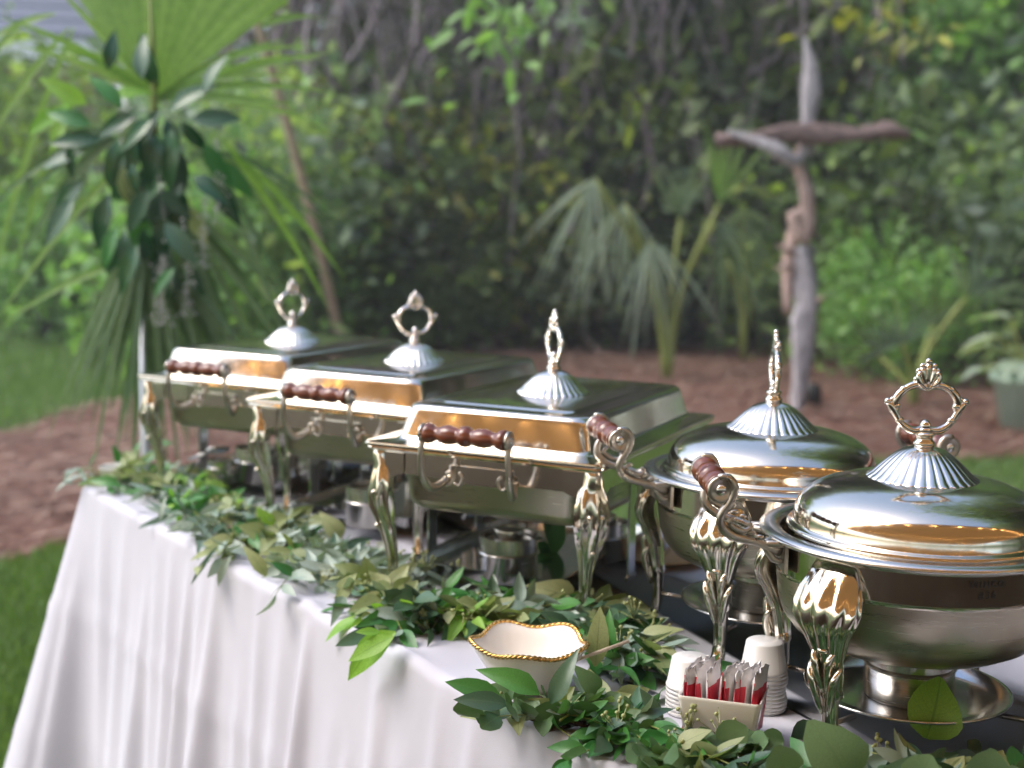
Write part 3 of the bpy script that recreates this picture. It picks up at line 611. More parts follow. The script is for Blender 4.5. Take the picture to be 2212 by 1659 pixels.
# ------------------------------------------------------------------ hanging palm arrangement on its pole (left)
HY = 3.95
ap = atd(302, 800, HY); arr = empty('palm_arrangement', (ap.x, HY, 0), label='palm leaf and magnolia arrangement tied to a metal pole on the left', cat='arrangement')
A0 = Vector((ap.x, HY, 0))
def ap_(u, v, dy=0): return atd(u, v, HY+dy) - A0
zt = ap_(302, 640).z; b = MB(); b.tube([(0, 0.05, 0), (0.0, .05, zt)], .014, 10); b.build('pole', M['polewhite'], arr)
b = MB(); b.tube([(0, 0.05, zt), (0.0, .05, zt+.3), ap_(322, 330, .05)], .012, 10); b.build('upper_pole', M['twig'], arr)
hub = ap_(335, 215); b = MB(); n = 44                          # fan palm leaf, held upright
for i in range(n):
    a = math.radians(-6 + 158*i/(n-1)); d0 = Vector((math.cos(a), .12*math.sin(a*2), math.sin(a))); L = .66*(1 + .12*math.sin(a))
    if 30 < math.degrees(a) < 160: L *= 1.05
    ad = math.degrees(a)
    if ad < 40 or ad > 128:                       # the outer fingers stand free of the fan
        if i % 2: blade(b, hub, d0 + Vector((0, R.uniform(-.1, .15), R.uniform(0, .15))), (0, -1, .2), R.uniform(.42, .58), .026, R.uniform(.1, .45), .2, 10, .35)
        continue
    # fused inner part, a folded strip
    r1 = L*.62; h = math.radians(158/(n-1)/2); vs = []; fs = []; uv = []
    for t in (0.03, .35, .7, 1.):
        for s in (-1, 0, 1):
            aa = a + s*h; dd = Vector((math.cos(aa), .12*math.sin(aa*2) + (0 if s else -.012), math.sin(aa))); vs.append(hub + dd*r1*t + Vector((0, .10*t*t, 0))); uv.append((.5+.5*s, t))
    for k in range(3):
        for j in range(2): q = k*3+j; fs.append((q, q+1, q+4, q+3))
    b.add(vs, fs, uv=uv)
    blade(b, hub + d0*r1*.97 + Vector((0, .10, 0)), d0 + Vector((0, .1, 0)), (0, -1, .2), L*R.uniform(.4, .62), r1*2*math.sin(h)*.95, R.uniform(.05, .55) if a < .8 or a > 2.4 else .1, .15, 6, .2)
b.build('fan_palm_leaf', M['palm'], arr)
b = MB(); b.tube([ap_(335, 330), ap_(333, 260), hub + Vector((0, -.01, .1)), hub + Vector((-.01, -.015, .38))], [.012, .012, .008, .003], 6); b.build('leaf_stalk', M['stem'], arr)
for (u, v, dy, r, a0, a1, nn, sag) in [(340, 530, .03, .48, 228, 318, 36, .35), (315, 480, -.04, .50, 232, 290, 24, .5), (370, 440, .08, .52, 262, 332, 20, .4), (250, 300, .1, .36, 150, 215, 7, .8), (430, 330, .12, .44, -50, 0, 6, .5)]:
    q = ap_(u, v, dy); g = MB()
    for i in range(nn):
        a = math.radians(a0 + (a1-a0)*i/(nn-1) + R.uniform(-3, 3)); d = Vector((math.cos(a), R.uniform(-.25, .25), math.sin(a)))
        blade(g, q, d, (0, -1, .3), r*R.uniform(.75, 1.08), .021, sag*R.uniform(.5, 1.2), .25, 8, .35)
    g.build('drooping_palm_leaf', M['palmdroop'], arr)
g = MB()                                                     # long thin blades at the far left
for (u, v, u2, v2) in [(150, 60, -20, 330), (160, 60, 10, 560), (120, 30, -60, 120), (180, 180, 60, 520), (560, 60, 700, 30), (430, 150, 690, 90), (440, 180, 720, 110), (560, -20, 820, -160), (500, 330, 700, 560), (480, 300, 660, 600), (60, 40, -80, 230), (330, 300, 50, 640), (300, 560, 20, 700)]:
    p0, p1 = ap_(u, v, .05), ap_(u2, v2, .12); d = p1-p0; L = d.length; blade(g, p0, (d + Vector((0, 0, .25*L))), (0, -1, .3), L*1.02, .024, .27, .2, 9, .4)
g.build('palm_blade', M['palm'], arr)
lgm = leaf_geo(PROF['lance'], .12, .35); b = MB(); b.add(lgm[0], lgm[1], uv=lgm[2]); mag = {}
LV = [(130, 235, -150, .13, 'lime'), (180, 225, 150, .14, 'lime'), (230, 210, 20, .12, 'lime'), (150, 250, 230, .12, 'lime'), (250, 300, 265, .17, 'magnolia'), (235, 340, 290, .16, 'magnolia'), (180, 390, 220, .16, 'magnolia'), (165, 430, 235, .15, 'dark'), (290, 310, 250, .17, 'magnolia'), (270, 360, 275, .13, 'olive'),
      (370, 280, 265, .17, 'magnolia'), (395, 330, 260, .15, 'dark'), (375, 400, 285, .15, 'magnolia'), (440, 310, 300, .14, 'green'), (470, 350, 320, .14, 'green'), (440, 200, 70, .12, 'dark'), (340, 190, 110, .15, 'magnolia'), (300, 170, 95, .13, 'dark'), (232, 150, 80, .11, 'magnolia'), (210, 300, 180, .14, 'magnolia'), (320, 420, 250, .15, 'dark'),
      (350, 460, 270, .14, 'magnolia'), (400, 440, 300, .13, 'olive'), (240, 420, 255, .16, 'magnolia'), (290, 250, 200, .14, 'magnolia'), (200, 270, 160, .13, 'green'), (360, 240, 40, .15, 'magnolia'), (410, 260, 10, .14, 'dark'), (420, 380, 330, .13, 'magnolia'), (180, 330, 190, .13, 'dark'), (330, 350, 280, .16, 'dark'), (310, 470, 265, .15, 'magnolia'), (160, 300, 250, .12, 'magnolia'), (265, 230, 130, .12, 'green'), (345, 540, 275, .14, 'dark'), (290, 530, 250, .14, 'magnolia')]
for k in range(34): LV.append((R.gauss(345, 55), R.uniform(230, 600), R.uniform(215, 325), R.uniform(.09, .15), R.choice(('magnolia', 'dark', 'magnolia', 'green'))))
for (u, v, a, L, mt) in LV:
    if mt not in mag: bb = MB(); bb.add(lgm[0], lgm[1], uv=lgm[2]); o = mag[mt] = bb.build('leaf', M[mt], arr)
    else: o = mag[mt].copy(); col.objects.link(o)
    a = math.radians(a); d = Vector((math.cos(a), R.uniform(-.5, .1), math.sin(a))); o.matrix_local = basis(ap_(u + R.uniform(-8, 8), v, R.uniform(-.16, .0)), d, (R.uniform(-.5, .5), -1, R.uniform(.1, .9)), L)
for (u, v, L) in [(345, 380, .42), (352, 440, .34), (400, 470, .28), (440, 380, .26), (470, 300, .24)]:
    b = MB(); p0 = ap_(u, v, -.1); q = [p0 + Vector((.006*math.sin(i*.5+u), 0, -L*i/12)) for i in range(13)]; b.tube(q, .0016, 5)
    for i in range(70): t = R.random()**.7; c = p0 + Vector((.006*math.sin(t*6+u) + R.gauss(0, .010*t+.003), R.gauss(0, .008), -L*t)); b.ball(c, R.uniform(.0018, .0042), n=6)
    b.build('amaranth_strand', M['strand'], arr)

# ------------------------------------------------------------------ table and cloth
TL = Vector((-.901, 2.787, TZ)); EX = Vector((.5838, -.8119, 0)); EY = Vector((.8119, .5838, 0)); TLEN, TWID = 2.44, .775
def tb(s, n, z=0.): return TL + EX*s + EY*n + Vector((0, 0, z))
tc = MB(); rc = .035; cor = [(0, 0), (TLEN, 0), (TLEN, TWID), (0, TWID)]; per = []
def arc(cx, cy, a0, a1, k):
    return [((cx + rc*math.cos(a0+(a1-a0)*i/k), cy + rc*math.sin(a0+(a1-a0)*i/k)), (math.cos(a0+(a1-a0)*i/k), math.sin(a0+(a1-a0)*i/k))) for i in range(k+1)]
def seg(p, q, nrm, st):
    L = math.dist(p, q); k = int(L/st); return [((p[0]+(q[0]-p[0])*i/k, p[1]+(q[1]-p[1])*i/k), nrm) for i in range(1, k)]
per += arc(rc, rc, PI, 1.5*PI, 10); per += seg((rc, 0), (TLEN-rc, 0), (0, -1), .005); per += arc(TLEN-rc, rc, 1.5*PI, 2*PI, 6); per += seg((TLEN, rc), (TLEN, TWID-rc), (1, 0), .012)
per += arc(TLEN-rc, TWID-rc, 0, .5*PI, 6); per += seg((TLEN-rc, TWID), (rc, TWID), (0, 1), .012); per += arc(rc, TWID-rc, .5*PI, PI, 8); per += seg((0, TWID-rc), (0, rc), (-1, 0), .008)
arc_s = [0.]
for i in range(1, len(per)): arc_s.append(arc_s[-1] + math.dist(per[i][0], per[i-1][0]) + .6*rc*math.dist(per[i][1], per[i-1][1]))
S0 = arc_s[5]                                              # middle of the far left corner
rf = random.Random(21); pleats = []; s_ = .12
while s_ < 7.2: pleats.append((s_, rf.uniform(.010, .026), rf.uniform(.35, 1.1), rf.uniform(-.10, .10), rf.choice((0, 0, .25, .4)))); s_ += rf.uniform(.045, .105)
def fold(s, t):
    """outward offset of the hanging cloth at arc length s, t = drop 0..1"""
    o = 0.
    for (c, wd, a, sl, t0) in pleats:
        x = (s - c - sl*t*.35)/(wd*(1+.8*t))
        if abs(x) < 3.5: o += a*math.exp(-x*x)*max(0, (t-t0*.5))**.75*(1 if t0 == 0 else .9)
    return o*.048
drops = [0, .004, .01, .02, .035, .055] + [.055 + .675*(i/26)**1.0 for i in range(1, 27)]
insets = [.20, .15, .11, .08, .055, .035, .02]
rows = len(insets) + 1 + 5 + len(drops)
RB = .016; grid = []
for i, ((px, py), (nx, ny)) in enumerate(per):
    s = arc_s[i]; colm = []
    fl = math.exp(-((s-S0)/.085)**2); cl = max(fl, math.exp(-((s-(TLEN))/.1)**2))
    near = max(0, min(1, (s - .9)/.6))
    for d in insets:
        wv = .006*(fold(s, .8)/.034)*max(0, 1 - d/.16)**1.6*(.4+near) + .0012*math.sin(s*31 + d*60)
        # keep the corner columns from crossing inside the arc
        dd = d if not (nx and ny) else d
        colm.append((px - nx*dd, py - ny*dd, wv - .0005))
    top = .006*(fold(s, .8)/.034)*(.4+near)
    for k in range(6):
        a = k/5*PI/2; colm.append((px - nx*RB*(1-math.sin(a)), py - ny*RB*(1-math.sin(a)), top - RB*(1-math.cos(a))))
    for d in drops[1:]:
        t = d/.73; out = fold(s, t) + .03*t + fl*(.19*t) + .012*math.sin(PI*min(1, t*1.2))*near
        val = math.exp(-((s-S0-.20)/.05)**2)*.03*t; out -= val
        cr = .0034*(math.exp(-((d-.235)/.004)**2) + math.exp(-((d-.50)/.004)**2)); out += cr
        colm.append((px + nx*out, py + ny*out, top*(1-t) - RB - d + .0))
    grid.append(colm)
NV = len(grid[0]); n = len(grid); vs = []; fs = []
for c in grid:
    for (x, y, z) in c: vs.append(tb(x, y, z))
for i in range(n):
    k = (i+1) % n
    for j in range(NV-1): fs.append((i*NV+j, i*NV+j+1, k*NV+j+1, k*NV+j))
# inner top: a plain inset rectangle joined to the ring (corner arcs collapse onto the inset corner)
ctr = tb(TLEN/2, TWID/2, -.0005); vs.append(ctr); ci = len(vs)-1
inner = [i*NV for i in range(n)]
b = MB(); 
# corner arcs: clamp inset points so they never cross
def clampin(x, y, d): return (min(max(x, d), TLEN-d), min(max(y, d), TWID-d))
vv = []
for i, c in enumerate(grid):
    for j, (x, y, z) in enumerate(c):
        if j < len(insets): x, y = clampin(x, y, insets[j])
        vv.append(tb(x, y, z))
fs.append(tuple(inner)[::-1])
b.add(vv, fs); cloth = b.build('tablecloth', M['cloth']); tag(cloth, 'off white tablecloth hanging in soft folds over the long table', 'tablecloth')

# ------------------------------------------------------------------ chafing dishes
def rrect(w, l, r, z, k=5):
    r = max(r, .0005); out = []
    for (sx, sy, a0) in ((1, 1, 0), (-1, 1, PI/2), (-1, -1, PI), (1, -1, 1.5*PI)):
        for i in range(k+1): a = a0 + PI/2*i/k; out.append((sx*(w/2-r) + r*math.cos(a), sy*(l/2-r) + r*math.sin(a), z))
    return out
GRIP = [(.001, 0), (.0125, 0), (.0145, .002), (.0150, .006), (.0135, .011), (.0100, .016), (.0092, .020), (.0115, .025), (.0138, .033), (.0132, .043), (.0110, .050), (.0098, .054), (.0140, .057), (.0150, .0615), (.0150, .0655), (.0140, .070),
        (.0098, .073), (.0110, .077), (.0132, .084), (.0138, .094), (.0115, .102), (.0092, .107), (.0100, .111), (.0135, .116), (.0150, .121), (.0145, .125), (.0125, .127), (.001, .127)]
def handle_ring(parent, z0, yaw, s=1.):
    """cast scroll ring with crown, standing on the fluted dome; z0 = top of the dome"""
    mx = T(0, 0, z0) @ RZ(yaw) @ Matrix.Scale(s, 4); b = MB()
    b.lathe([(.001, -.004), (.011, -.004), (.012, 0), (.009, .003), (.0085, .006), (.0105, .008), (.0105, .010), (.006, .012), (.001, .012)], 18, mx)
    for sx in (-1, 1):
        lo = lerp_pts([(0, 0, .016), (.012*sx, 0, .0125), (.024*sx, 0, .018), (.033*sx, 0, .030), (.0385*sx, 0, .040), (.0415*sx, 0, .043)], 14)
        b.tube(lo, [.0035, .0040, .0044, .0046, .0044, .0040, .0036, .0036, .0040, .0044, .0044, .0040, .0036, .003], 10, mx)
        up = lerp_pts([(.032*sx, 0, .034), (.0345*sx, 0, .043), (.031*sx, 0, .052), (.023*sx, 0, .059), (.013*sx, 0, .063), (.004*sx, 0, .061), (0, 0, .058)], 16)
        b.tube(up, [.0026, .0034, .0040, .0044, .0046, .0046, .0044, .0042, .0042, .0044, .0046, .0044, .0040, .0036, .0034, .003], 10, mx)
        b.ball((.0425*sx, 0, .0445), .0042, mx); b.ball((.033*sx, 0, .0395), .0048, mx); b.ball((.0375*sx, 0, .047), .003, mx)
        b.ball((.0285*sx, 0, .024), .0042, mx, (1.2, 1, 1)); b.ball((.0255*sx, 0, .0585), .0045, mx, (1.2, 1, .8))
        b.tube(lerp_pts([(.004*sx, -.002, .060), (.010*sx, -.003, .066), (.0115*sx, -.003, .073), (.0085*sx, -.003, .077)], 8), [.002, .0034, .0036, .0034, .0032, .003, .003, .0026], 8, mx)
        b.ball((.0105*sx, 0, .078), .0034, mx); b.ball((.013*sx, 0, .069), .0034, mx)
        b.tube(lerp_pts([(.002*sx, 0, .062), (.0055*sx, 0, .072), (.0065*sx, 0, .082)], 6), [.0025, .003, .0034, .0036, .0034, .0028], 8, mx)
        b.ball((.0065*sx, 0, .0835), .0034, mx)
    b.tube([(0, 0, .060), (0, 0, .070), (0, 0, .080), (0, 0, .087)], [.0035, .0032, .0036, .0030], 8, mx); b.ball((0, 0, .0885), .0040, mx)
    b.ball((0, 0, .018), .0062, mx, (1, 1, 1.15)); b.ball((0, 0, .0135), .0075, mx, (1.2, 1, .6))
    return b.build('lid_handle', M['cast'], parent)
def fluted_dome(parent, z, r, h):
    K = 30
    def mod(a, q, zz): f = max(0, min(1, (q-r*.28)/(r*.3))); return 1 + .045*f*(abs(math.cos(a*K/2))**.6 - .6)
    prof = [(r*1.02, z), (r*1.0, z+.0022), (r*.965, z+.004), (r*.90, z+h*.17), (r*.78, z+h*.36), (r*.62, z+h*.60), (r*.47, z+h*.80), (r*.36, z+h*.90), (r*.24, z+h*.965), (r*.17, z+h)]
    b = MB(); b.lathe(prof, 240, mod=mod, cap1=True); return b.build('fluted_knob_base', M['cast'], parent)
def rect_leg(b, mx):
    """cabriole leg, outward direction = +x in its frame, origin on the table under the corner"""
    S = [(.2285, .002, .0125, .0150, .0), (.222, .004, .0135, .0160, .0), (.208, .002, .0150, .0155, .04), (.198, .003, .0190, .0155, .06), (.188, .005, .0225, .0160, .08), (.176, .006, .0235, .0165, .12), (.160, .008, .0230, .0165, .22), (.142, .006, .0205, .0150, .26), (.124, .001, .0175, .0130, .22), (.104, -.004, .0138, .0112, .16),
         (.082, -.009, .0100, .0092, .12), (.060, -.012, .0086, .0082, .08), (.038, -.012, .0080, .0075, .06), (.020, -.008, .0082, .0075, .05), (.008, -.003, .0100, .0080, .04), (.0, -.000, .0098, .0080, 0)]
    rings = []; n = 36
    for (z, o, ww, dd, am) in S:
        rings.append([(o + dd*math.cos(a)*(1+am*math.cos(7*a)), ww*math.sin(a)*(1+am*math.cos(7*a)), z) for a in [2*PI*j/n for j in range(n)]])
    b.loft(rings, mx=mx); b.ball((.0125, 0, .112), .0040, mx)
    for sy in (-1, 1): b.tube(lerp_pts([(.010, sy*.010, .168), (.019, sy*.010, .166), (.0215, sy*.009, .164), (.017, sy*.006, .146), (.010, sy*.002, .126)], 10), [.001, .002, .0026, .0030, .0032, .0030, .0028, .0024, .0018, .001], 8, mx)
W_, L_, HR = .377, .534, .234
def rect_dish(name, loc, yaw, hyaw, label):
    root = empty(name, loc, yaw, label=label, cat='chafing dish', group='rectangular chafing dishes in a row on the table')
    # lid with flange, sloped walls, rounded shoulder and a raised panel line
    b = MB(); z0 = HR + .006
    prof = [(W_+.002, L_+.002, .012, z0-.004), (W_+.004, L_+.004, .012, z0-.001), (W_+.002, L_+.002, .012, z0+.0015), (W_-.006, L_-.006, .012, z0+.002), (.318, .47, .018, z0+.004), (.314, .466, .020, z0+.0055), (.311, .462, .022, z0+.009), (.310, .461, .0225, z0+.011),
            (.3005, .4505, .025, z0+.032), (.295, .444, .0265, z0+.0445), (.2935, .4425, .027, z0+.0475), (.290, .439, .027, z0+.0515), (.2845, .4335, .027, z0+.0542), (.277, .426, .026, z0+.0552), (.272, .421, .026, z0+.0553), (.218, .360, .012, z0+.0553), (.214, .356, .011, z0+.0570), (.208, .350, .010, z0+.0574), (.10, .20, .01, z0+.0575), (.002, .004, .001, z0+.0576)]
    b.loft([rrect(*p) for p in prof], False, True); lid = b.build('lid', M['lidsteel'], root, angle=50)
    fluted_dome(lid, z0+.0572, .0566, .036); handle_ring(lid, z0+.0572+.040, hyaw-yaw)
    # frame: rolled rim, band and corner plates
    b = MB(); b.loft([rrect(*p) for p in [(.352, .508, .012, .196), (.352, .508, .012, HR-.006), (W_-.004, L_-.004, .014, HR-.004), (W_, L_, .014, HR-.001), (W_-.001, L_-.001, .014, HR+.001), (.335, .49, .012, HR+.001), (.335, .49, .012, .198), (.352, .508, .012, .196)]], False, False)
    b.build('frame', M['steel'], root, angle=40)
    for sx in (-1, 1):
        for sy in (-1, 1):
            g = MB()                                          # plates that wrap the corner, ending in a cusp
            for face in (0, 1):
                p = [(0, HR-.007), (.052, HR-.007), (.052, .200), (.047, .195), (.038, .192), (.028, .188), (.014, .187), (0, .188)]
                vs = []
                for off in (.0, -.0025):
                    for (a, z) in p:
                        if face == 0: vs.append((sx*(.1785 - a), sy*(.2565 + off), z))
                        else: vs.append((sx*(.1785 + off), sy*(.2565 - a), z))
                m_ = len(p); g.add(vs, [tuple(range(m_)), tuple(range(m_, 2*m_))[::-1]] + [(i, (i+1) % m_, (i+1) % m_+m_, i+m_) for i in range(m_)])
            rect_leg(g, T(sx*.165, sy*.243) @ RZ(math.atan2(sy, sx)))
            g.build('leg', M['steel'], root, angle=60)
    # water pan
    b = MB(); b.loft([rrect(*p) for p in [(.333, .486, .03, .226), (.300, .456, .032, .205), (.296, .452, .034, .155), (.290, .446, .034, .145), (.278, .434, .034, .138), (.255, .41, .03, .1355), (.1, .2, .02, .135), (.002, .004, .001, .135)]], False, True)
    b.build('water_pan', M['brushed'], root, angle=60)
    # straps that carry the fuel tray
    for sx in (-1, 1):
        for y in (-.085, .085):
            g = MB(); g.box((sx*.170, y, .120), (.003, .028, .160)); g.box((sx*.170, y, .039), (.004, .040, .006)); g.build('strap', M['tray'], root, False)
    b = MB(); b.loft([rrect(.318, .44, .01, .030), rrect(.322, .444, .01, .046), rrect(.330, .452, .012, .048), rrect(.330, .452, .012, .050), rrect(.318, .440, .01, .0485), rrect(.312, .434, .01, .033), rrect(.1, .2, .01, .0325), rrect(.002, .004, .001, .0325)], True, True, T(-.045, .045, -.012) @ Matrix.Diagonal((.80, .90, 1, 1)))
    b.build('fuel_tray', M['tray'], root, angle=40)
    # turned wooden handles on both short ends
    for sy in (-1, 1):
        y0 = sy*.254
        hd = empty('side_handle', (0, 0, 0)); hd.parent = root
        g = MB(); g.lathe([(r, z-.0635) for r, z in GRIP], 28, T(0, y0+sy*.052, HR+.036) @ RY(PI/2)); g.build('grip', M['wood'], hd)
        for sx in (-1, 1):
            g = MB(); x = sx*.067
            g.lathe([(.001, -.002), (.0135, -.002), (.0135, .002), (.011, .0035), (.001, .004)], 20, T(x, y0+sy*.052, HR+.036) @ RY(PI/2*sx))
            pts = lerp_pts([(x, y0+sy*.054, HR+.028), (x*1.02, y0+sy*.057, HR+.006), (x*1.03, y0+sy*.051, HR-.024), (x*.97, y0+sy*.034, HR-.046), (x*.86, y0+sy*.014, HR-.044), (x*.80, y0+sy*.004, HR-.036)], 14)
            g.tube(pts, [.0050, .0048, .0044, .0042, .0044, .0048, .0052, .0056, .0060, .0064, .0062, .0056, .0050, .0046], 8)
            g.tube(lerp_pts([(x*.86, y0+sy*.012, HR-.044), (x*.74, y0+sy*.005, HR-.046), (x*.62, y0+sy*.004, HR-.036), (x*.70, y0+sy*.005, HR-.026), (x*.80, y0+sy*.005, HR-.030)], 12), .0028, 6); g.tube(lerp_pts([(x*.62, y0+sy*.004, HR-.042), (x*.50, y0+sy*.004, HR-.046), (x*.42, y0+sy*.004, HR-.034), (x*.5, y0+sy*.004, HR-.026)], 10), .0025, 6)
            g.build('bracket', M['dull'], hd)
            g = MB(); g.ball((x+sx*.004, y0+sy*.052, HR+.036), .005, None, (.5, 1, 1)); g.build('screw', M['screw'], hd)
        g = MB(); g.box((0, y0+sy*.0025, HR-.030), (.10, .003, .026)); g.build('mount_plate', M['steel'], hd, False)
    return root
rect_dish('rectangular_chafing_dish', (.066, 2.156, TZ), -.437, math.radians(-67-8), 'rectangular silver chafing dish next to the round ones, third from the left')
rect_dish('rectangular_chafing_dish', (-.183, 2.55, TZ), -.489, math.radians(30), 'middle rectangular silver chafing dish, between two of its kind')
rect_dish('rectangular_chafing_dish', (-.463, 2.862, TZ), -.467, math.radians(50), 'farthest rectangular silver chafing dish beside the hanging palm')

def round_leg(mx):
    b = MB(); n = 60
    S = [(.2295, -.012, .006, .002, 0, 1.), (.2285, -.009, .016, .004, 0, 1.), (.224, -.005, .026, .006, .01, 1.), (.215, .000, .033, .0085, .04, 1.), (.202, .006, .038, .0105, .14, 1.), (.188, .011, .040, .0120, .26, 1.), (.174, .014, .037, .0125, .36, 1.), (.160, .013, .031, .0120, .42, 1.), (.147, .009, .0255, .011, .40, 1.), (.133, .005, .021, .0108, .30, 1.),
         (.120, .001, .0165, .0100, .16, 1.), (.104, -.002, .0150, .0095, .16, 1.), (.090, -.004, .0140, .0090, .14, 1.), (.080, -.005, .0150, .0095, .10, 1), (.076, -.005, .0105, .0080, .06, 1.), (.055, -.006, .0095, .0075, .05, 1.), (.035, -.006, .0090, .0072, .04, 1.), (.018, -.002, .0092, .0072, .03, 1.), (.006, .006, .0105, .0080, .02, 1.), (0, .010, .0100, .0080, 0, 1.)]
    rings = []
    for (z, o, ww, dd, am, _) in S:
        rr_ = []
        for j in range(n):
            a = 2*PI*j/n; f = 1 + am*1.5*(abs(math.cos(a*5.5))**.7 - .55)*(1 if math.cos(a) > -.3 else .2)
            zz = z - (.008*(math.sin(a)**2)*min(1, max(0, (z-.15)/.03)) if z < .224 else 0)
            rr_.append((o + dd*math.cos(a)*f, ww*math.sin(a)*(1 + .35*(f-1)), zz))
        rings.append(rr_)
    b.loft(rings, mx=mx); b.ball((.014, 0, .133), .0058, mx, (1, 1.2, .8))
    for sy in (-1, 1):
        b.tube(lerp_pts([(.004, sy*.004, .060), (.010, sy*.010, .085), (.012, sy*.015, .104), (.006, sy*.019, .116)], 9), [.002, .003, .004, .0045, .0048, .0045, .004, .003, .0015], 8, mx)
        b.tube(lerp_pts([(.006, sy*.002, .085), (.012, sy*.006, .105), (.015, sy*.009, .122), (.010, sy*.013, .134)], 9), [.002, .003, .004, .0045, .0045, .0042, .004, .003, .0015], 8, mx)
        pass
    return b
def round_dish(loc, haz, hyaw, label, text=None, dome_shift=(0, 0), lo=0):
    root = empty('round_chafing_dish', loc, 0, label=label, cat='chafing dish', group='round chafing dishes at the near end')
    RR = .174; z0 = .2375
    # dome lid (superellipse) and its own rim
    b = MB(); prof = [(.1475, z0-.003), (.1480, z0+.002), (.1455, z0+.0035), (.1415, z0+.004)]
    for i in range(0, 19):
        a = i/18*PI/2; prof.append((.1405*max(math.cos(a), 0)**.72, z0+.006 + .0550*math.sin(a)**.80))
    prof = [p for p in prof if p[0] > .002] + [(.002, z0+.0606)]
    b.lathe(prof, 96, T(dome_shift[0], dome_shift[1]), cap1=True); lid = b.build('lid', M['lidsteel'], root)
    fluted_dome(lid, z0+.0568, .061, .038); handle_ring(lid, z0+.0568+.042, hyaw, 1.03)
    for c in lid.children: c.location = (dome_shift[0], dome_shift[1], 0)
    # rim ring and bowl
    b = MB(); b.lathe([(.150, z0-.012), (.150, z0-.002), (.158, z0+.002), (.168, z0+.001), (.1735, z0-.002), (.1740, z0-.005), (.1715, z0-.007), (.162, z0-.006), (.156, z0-.009), (.1545, z0-.014)], 96); b.build('rim', M['tin'], root)
    b = MB(); b.lathe([(.1550, z0-.006), (.1550, z0-.045), (.1538, z0-.046), (.1530, z0-.050)], 96); b.build('band', M['steel'], root, angle=40)
    b = MB(); b.lathe([(.1528, z0-.046), (.1515, z0-.062), (.149, z0-.082), (.143, z0-.100), (.131, z0-.115), (.112, z0-.125), (.08, z0-.1295), (.002, z0-.130)], 96, cap1=True); b.build('water_pan', M['brushed'], root)
    for k, da in enumerate((39, -39, 180+39, 180-39)):
        a = haz + math.radians(da + lo); g = round_leg(RZ(a) @ T(.158, 0, 0)); g.build('leg', M['steel'], root)
        g = MB(); g.tube([(math.cos(a)*.158, math.sin(a)*.158, .046), (math.cos(a)*.105, math.sin(a)*.105, .044)], .0032, 8); g.build('crossbar', M['dull'], root)
    b = MB(); b.lathe([(.002, .0465), (.085, .0465), (.094, .049), (.112, .055), (.1155, .0555), (.1155, .053), (.112, .0525), (.094, .046), (.085, .044), (.002, .044)], 64); b.build('fuel_plate', M['tray'], root)
    for q in (0, PI):
        a = haz + q; hd = empty('side_handle', (0, 0, 0)); hd.parent = root; mx = T(0, 0, -.016 if q else 0) @ RZ(a)
        g = MB(); g.lathe([(r*1.05, (z-.0635)*.86) for r, z in GRIP], 28, mx @ T(.232, 0, .292) @ RX(PI/2)); g.build('grip', M['wood'], hd)
        for sy in (-1, 1):
            g = MB(); y = sy*.058
            g.lathe([(.001, -.003), (.0135, -.003), (.0150, .000), (.0150, .004), (.0125, .0055), (.010, .004), (.001, .004)], 24, mx @ T(.232, y, .292) @ RX(-PI/2*sy))
            pts = lerp_pts([(.236, y*1.05, .3065), (.224, y*1.05, .3055), (.2175, y*1.05, .294), (.2215, y*1.04, .279), (.2300, y*1.02, .266), (.2305, y*.99, .253), (.220, y*.95, .242), (.204, y*.88, .236), (.190, y*.80, .2325), (.175, y*.72, .2265), (.160, y*.66, .2200)], 22)
            rd = [.0030, .0038, .0044, .0048, .0050, .0050, .0048, .0046, .0046, .0048, .0050, .0054, .0056, .0056, .0054, .0052, .0050, .0050, .0052, .0056, .0056, .005]
            g.tube(lerp_pts([(.216, y*1.0, .262), (.222, y, .256), (.214, y*.97, .249), (.204, y*.93, .2455), (.196, y*.9, .250), (.200, y*.9, .2545)], 12), [.002, .0028, .0030, .0034, .0036, .0036, .0034, .0032, .0030, .0028, .0026, .0022], 7, mx)
            g.tube(pts, rd, 10, mx)
            for (xx, zz, r) in [(.196, .243, .0042), (.186, .238, .0038)]: g.ball((xx, y*.86, zz), r, mx, (1.3, .8, .8))
            for j, (yy, zz) in enumerate([(.46, .228), (.58, .232), (.80, .230), (.50, .216), (.66, .211)]): g.tube(lerp_pts([(.180, y*.74, .229), (.168, y*yy, zz), (.158, y*(yy+.02), zz-.002)], 5), [.004, .0042, .0040, .0036, .0026], 7, mx)
            g.build('bracket', M['dull'], hd)
            g = MB(); g.ball((.232, y+sy*.0045, .292), .0065, mx, (1, .5, 1)); g.build('screw', M['screw'], hd)
        g = MB(); g.box((.1555, 0, .212), (.004, .10, .030), mx); g.build('mount_plate', M['dull'], hd, False)
    if text:
        for (s, z, size, dx) in text:
            ax = math.radians(-90) + .0 + dx
            cu = bpy.data.curves.new('lettering', 'FONT'); cu.body = s; cu.size = size; cu.align_x = 'CENTER'; cu.align_y = 'CENTER'; cu.extrude = .0001; cu.offset = .00004; cu.space_character = 1.25
            tmp = bpy.data.objects.new('tmp', cu); col.objects.link(tmp); bpy.context.view_layer.update(); me = bpy.data.meshes.new_from_object(tmp.evaluated_get(bpy.context.evaluated_depsgraph_get())); bpy.data.objects.remove(tmp)
            o = bpy.data.objects.new('lettering', me); col.objects.link(o); me.materials.clear(); me.materials.append(M['ink']); o.parent = root
            o.location = (math.cos(ax)*.1557, math.sin(ax)*.1557, z); o.rotation_euler = (PI/2, 0, ax + PI/2)
    return root
round_dish((.357, 1.846, TZ), math.radians(191), math.radians(86), 'round silver chafing dish farther from the camera with its handle ring edge on', lo=8)
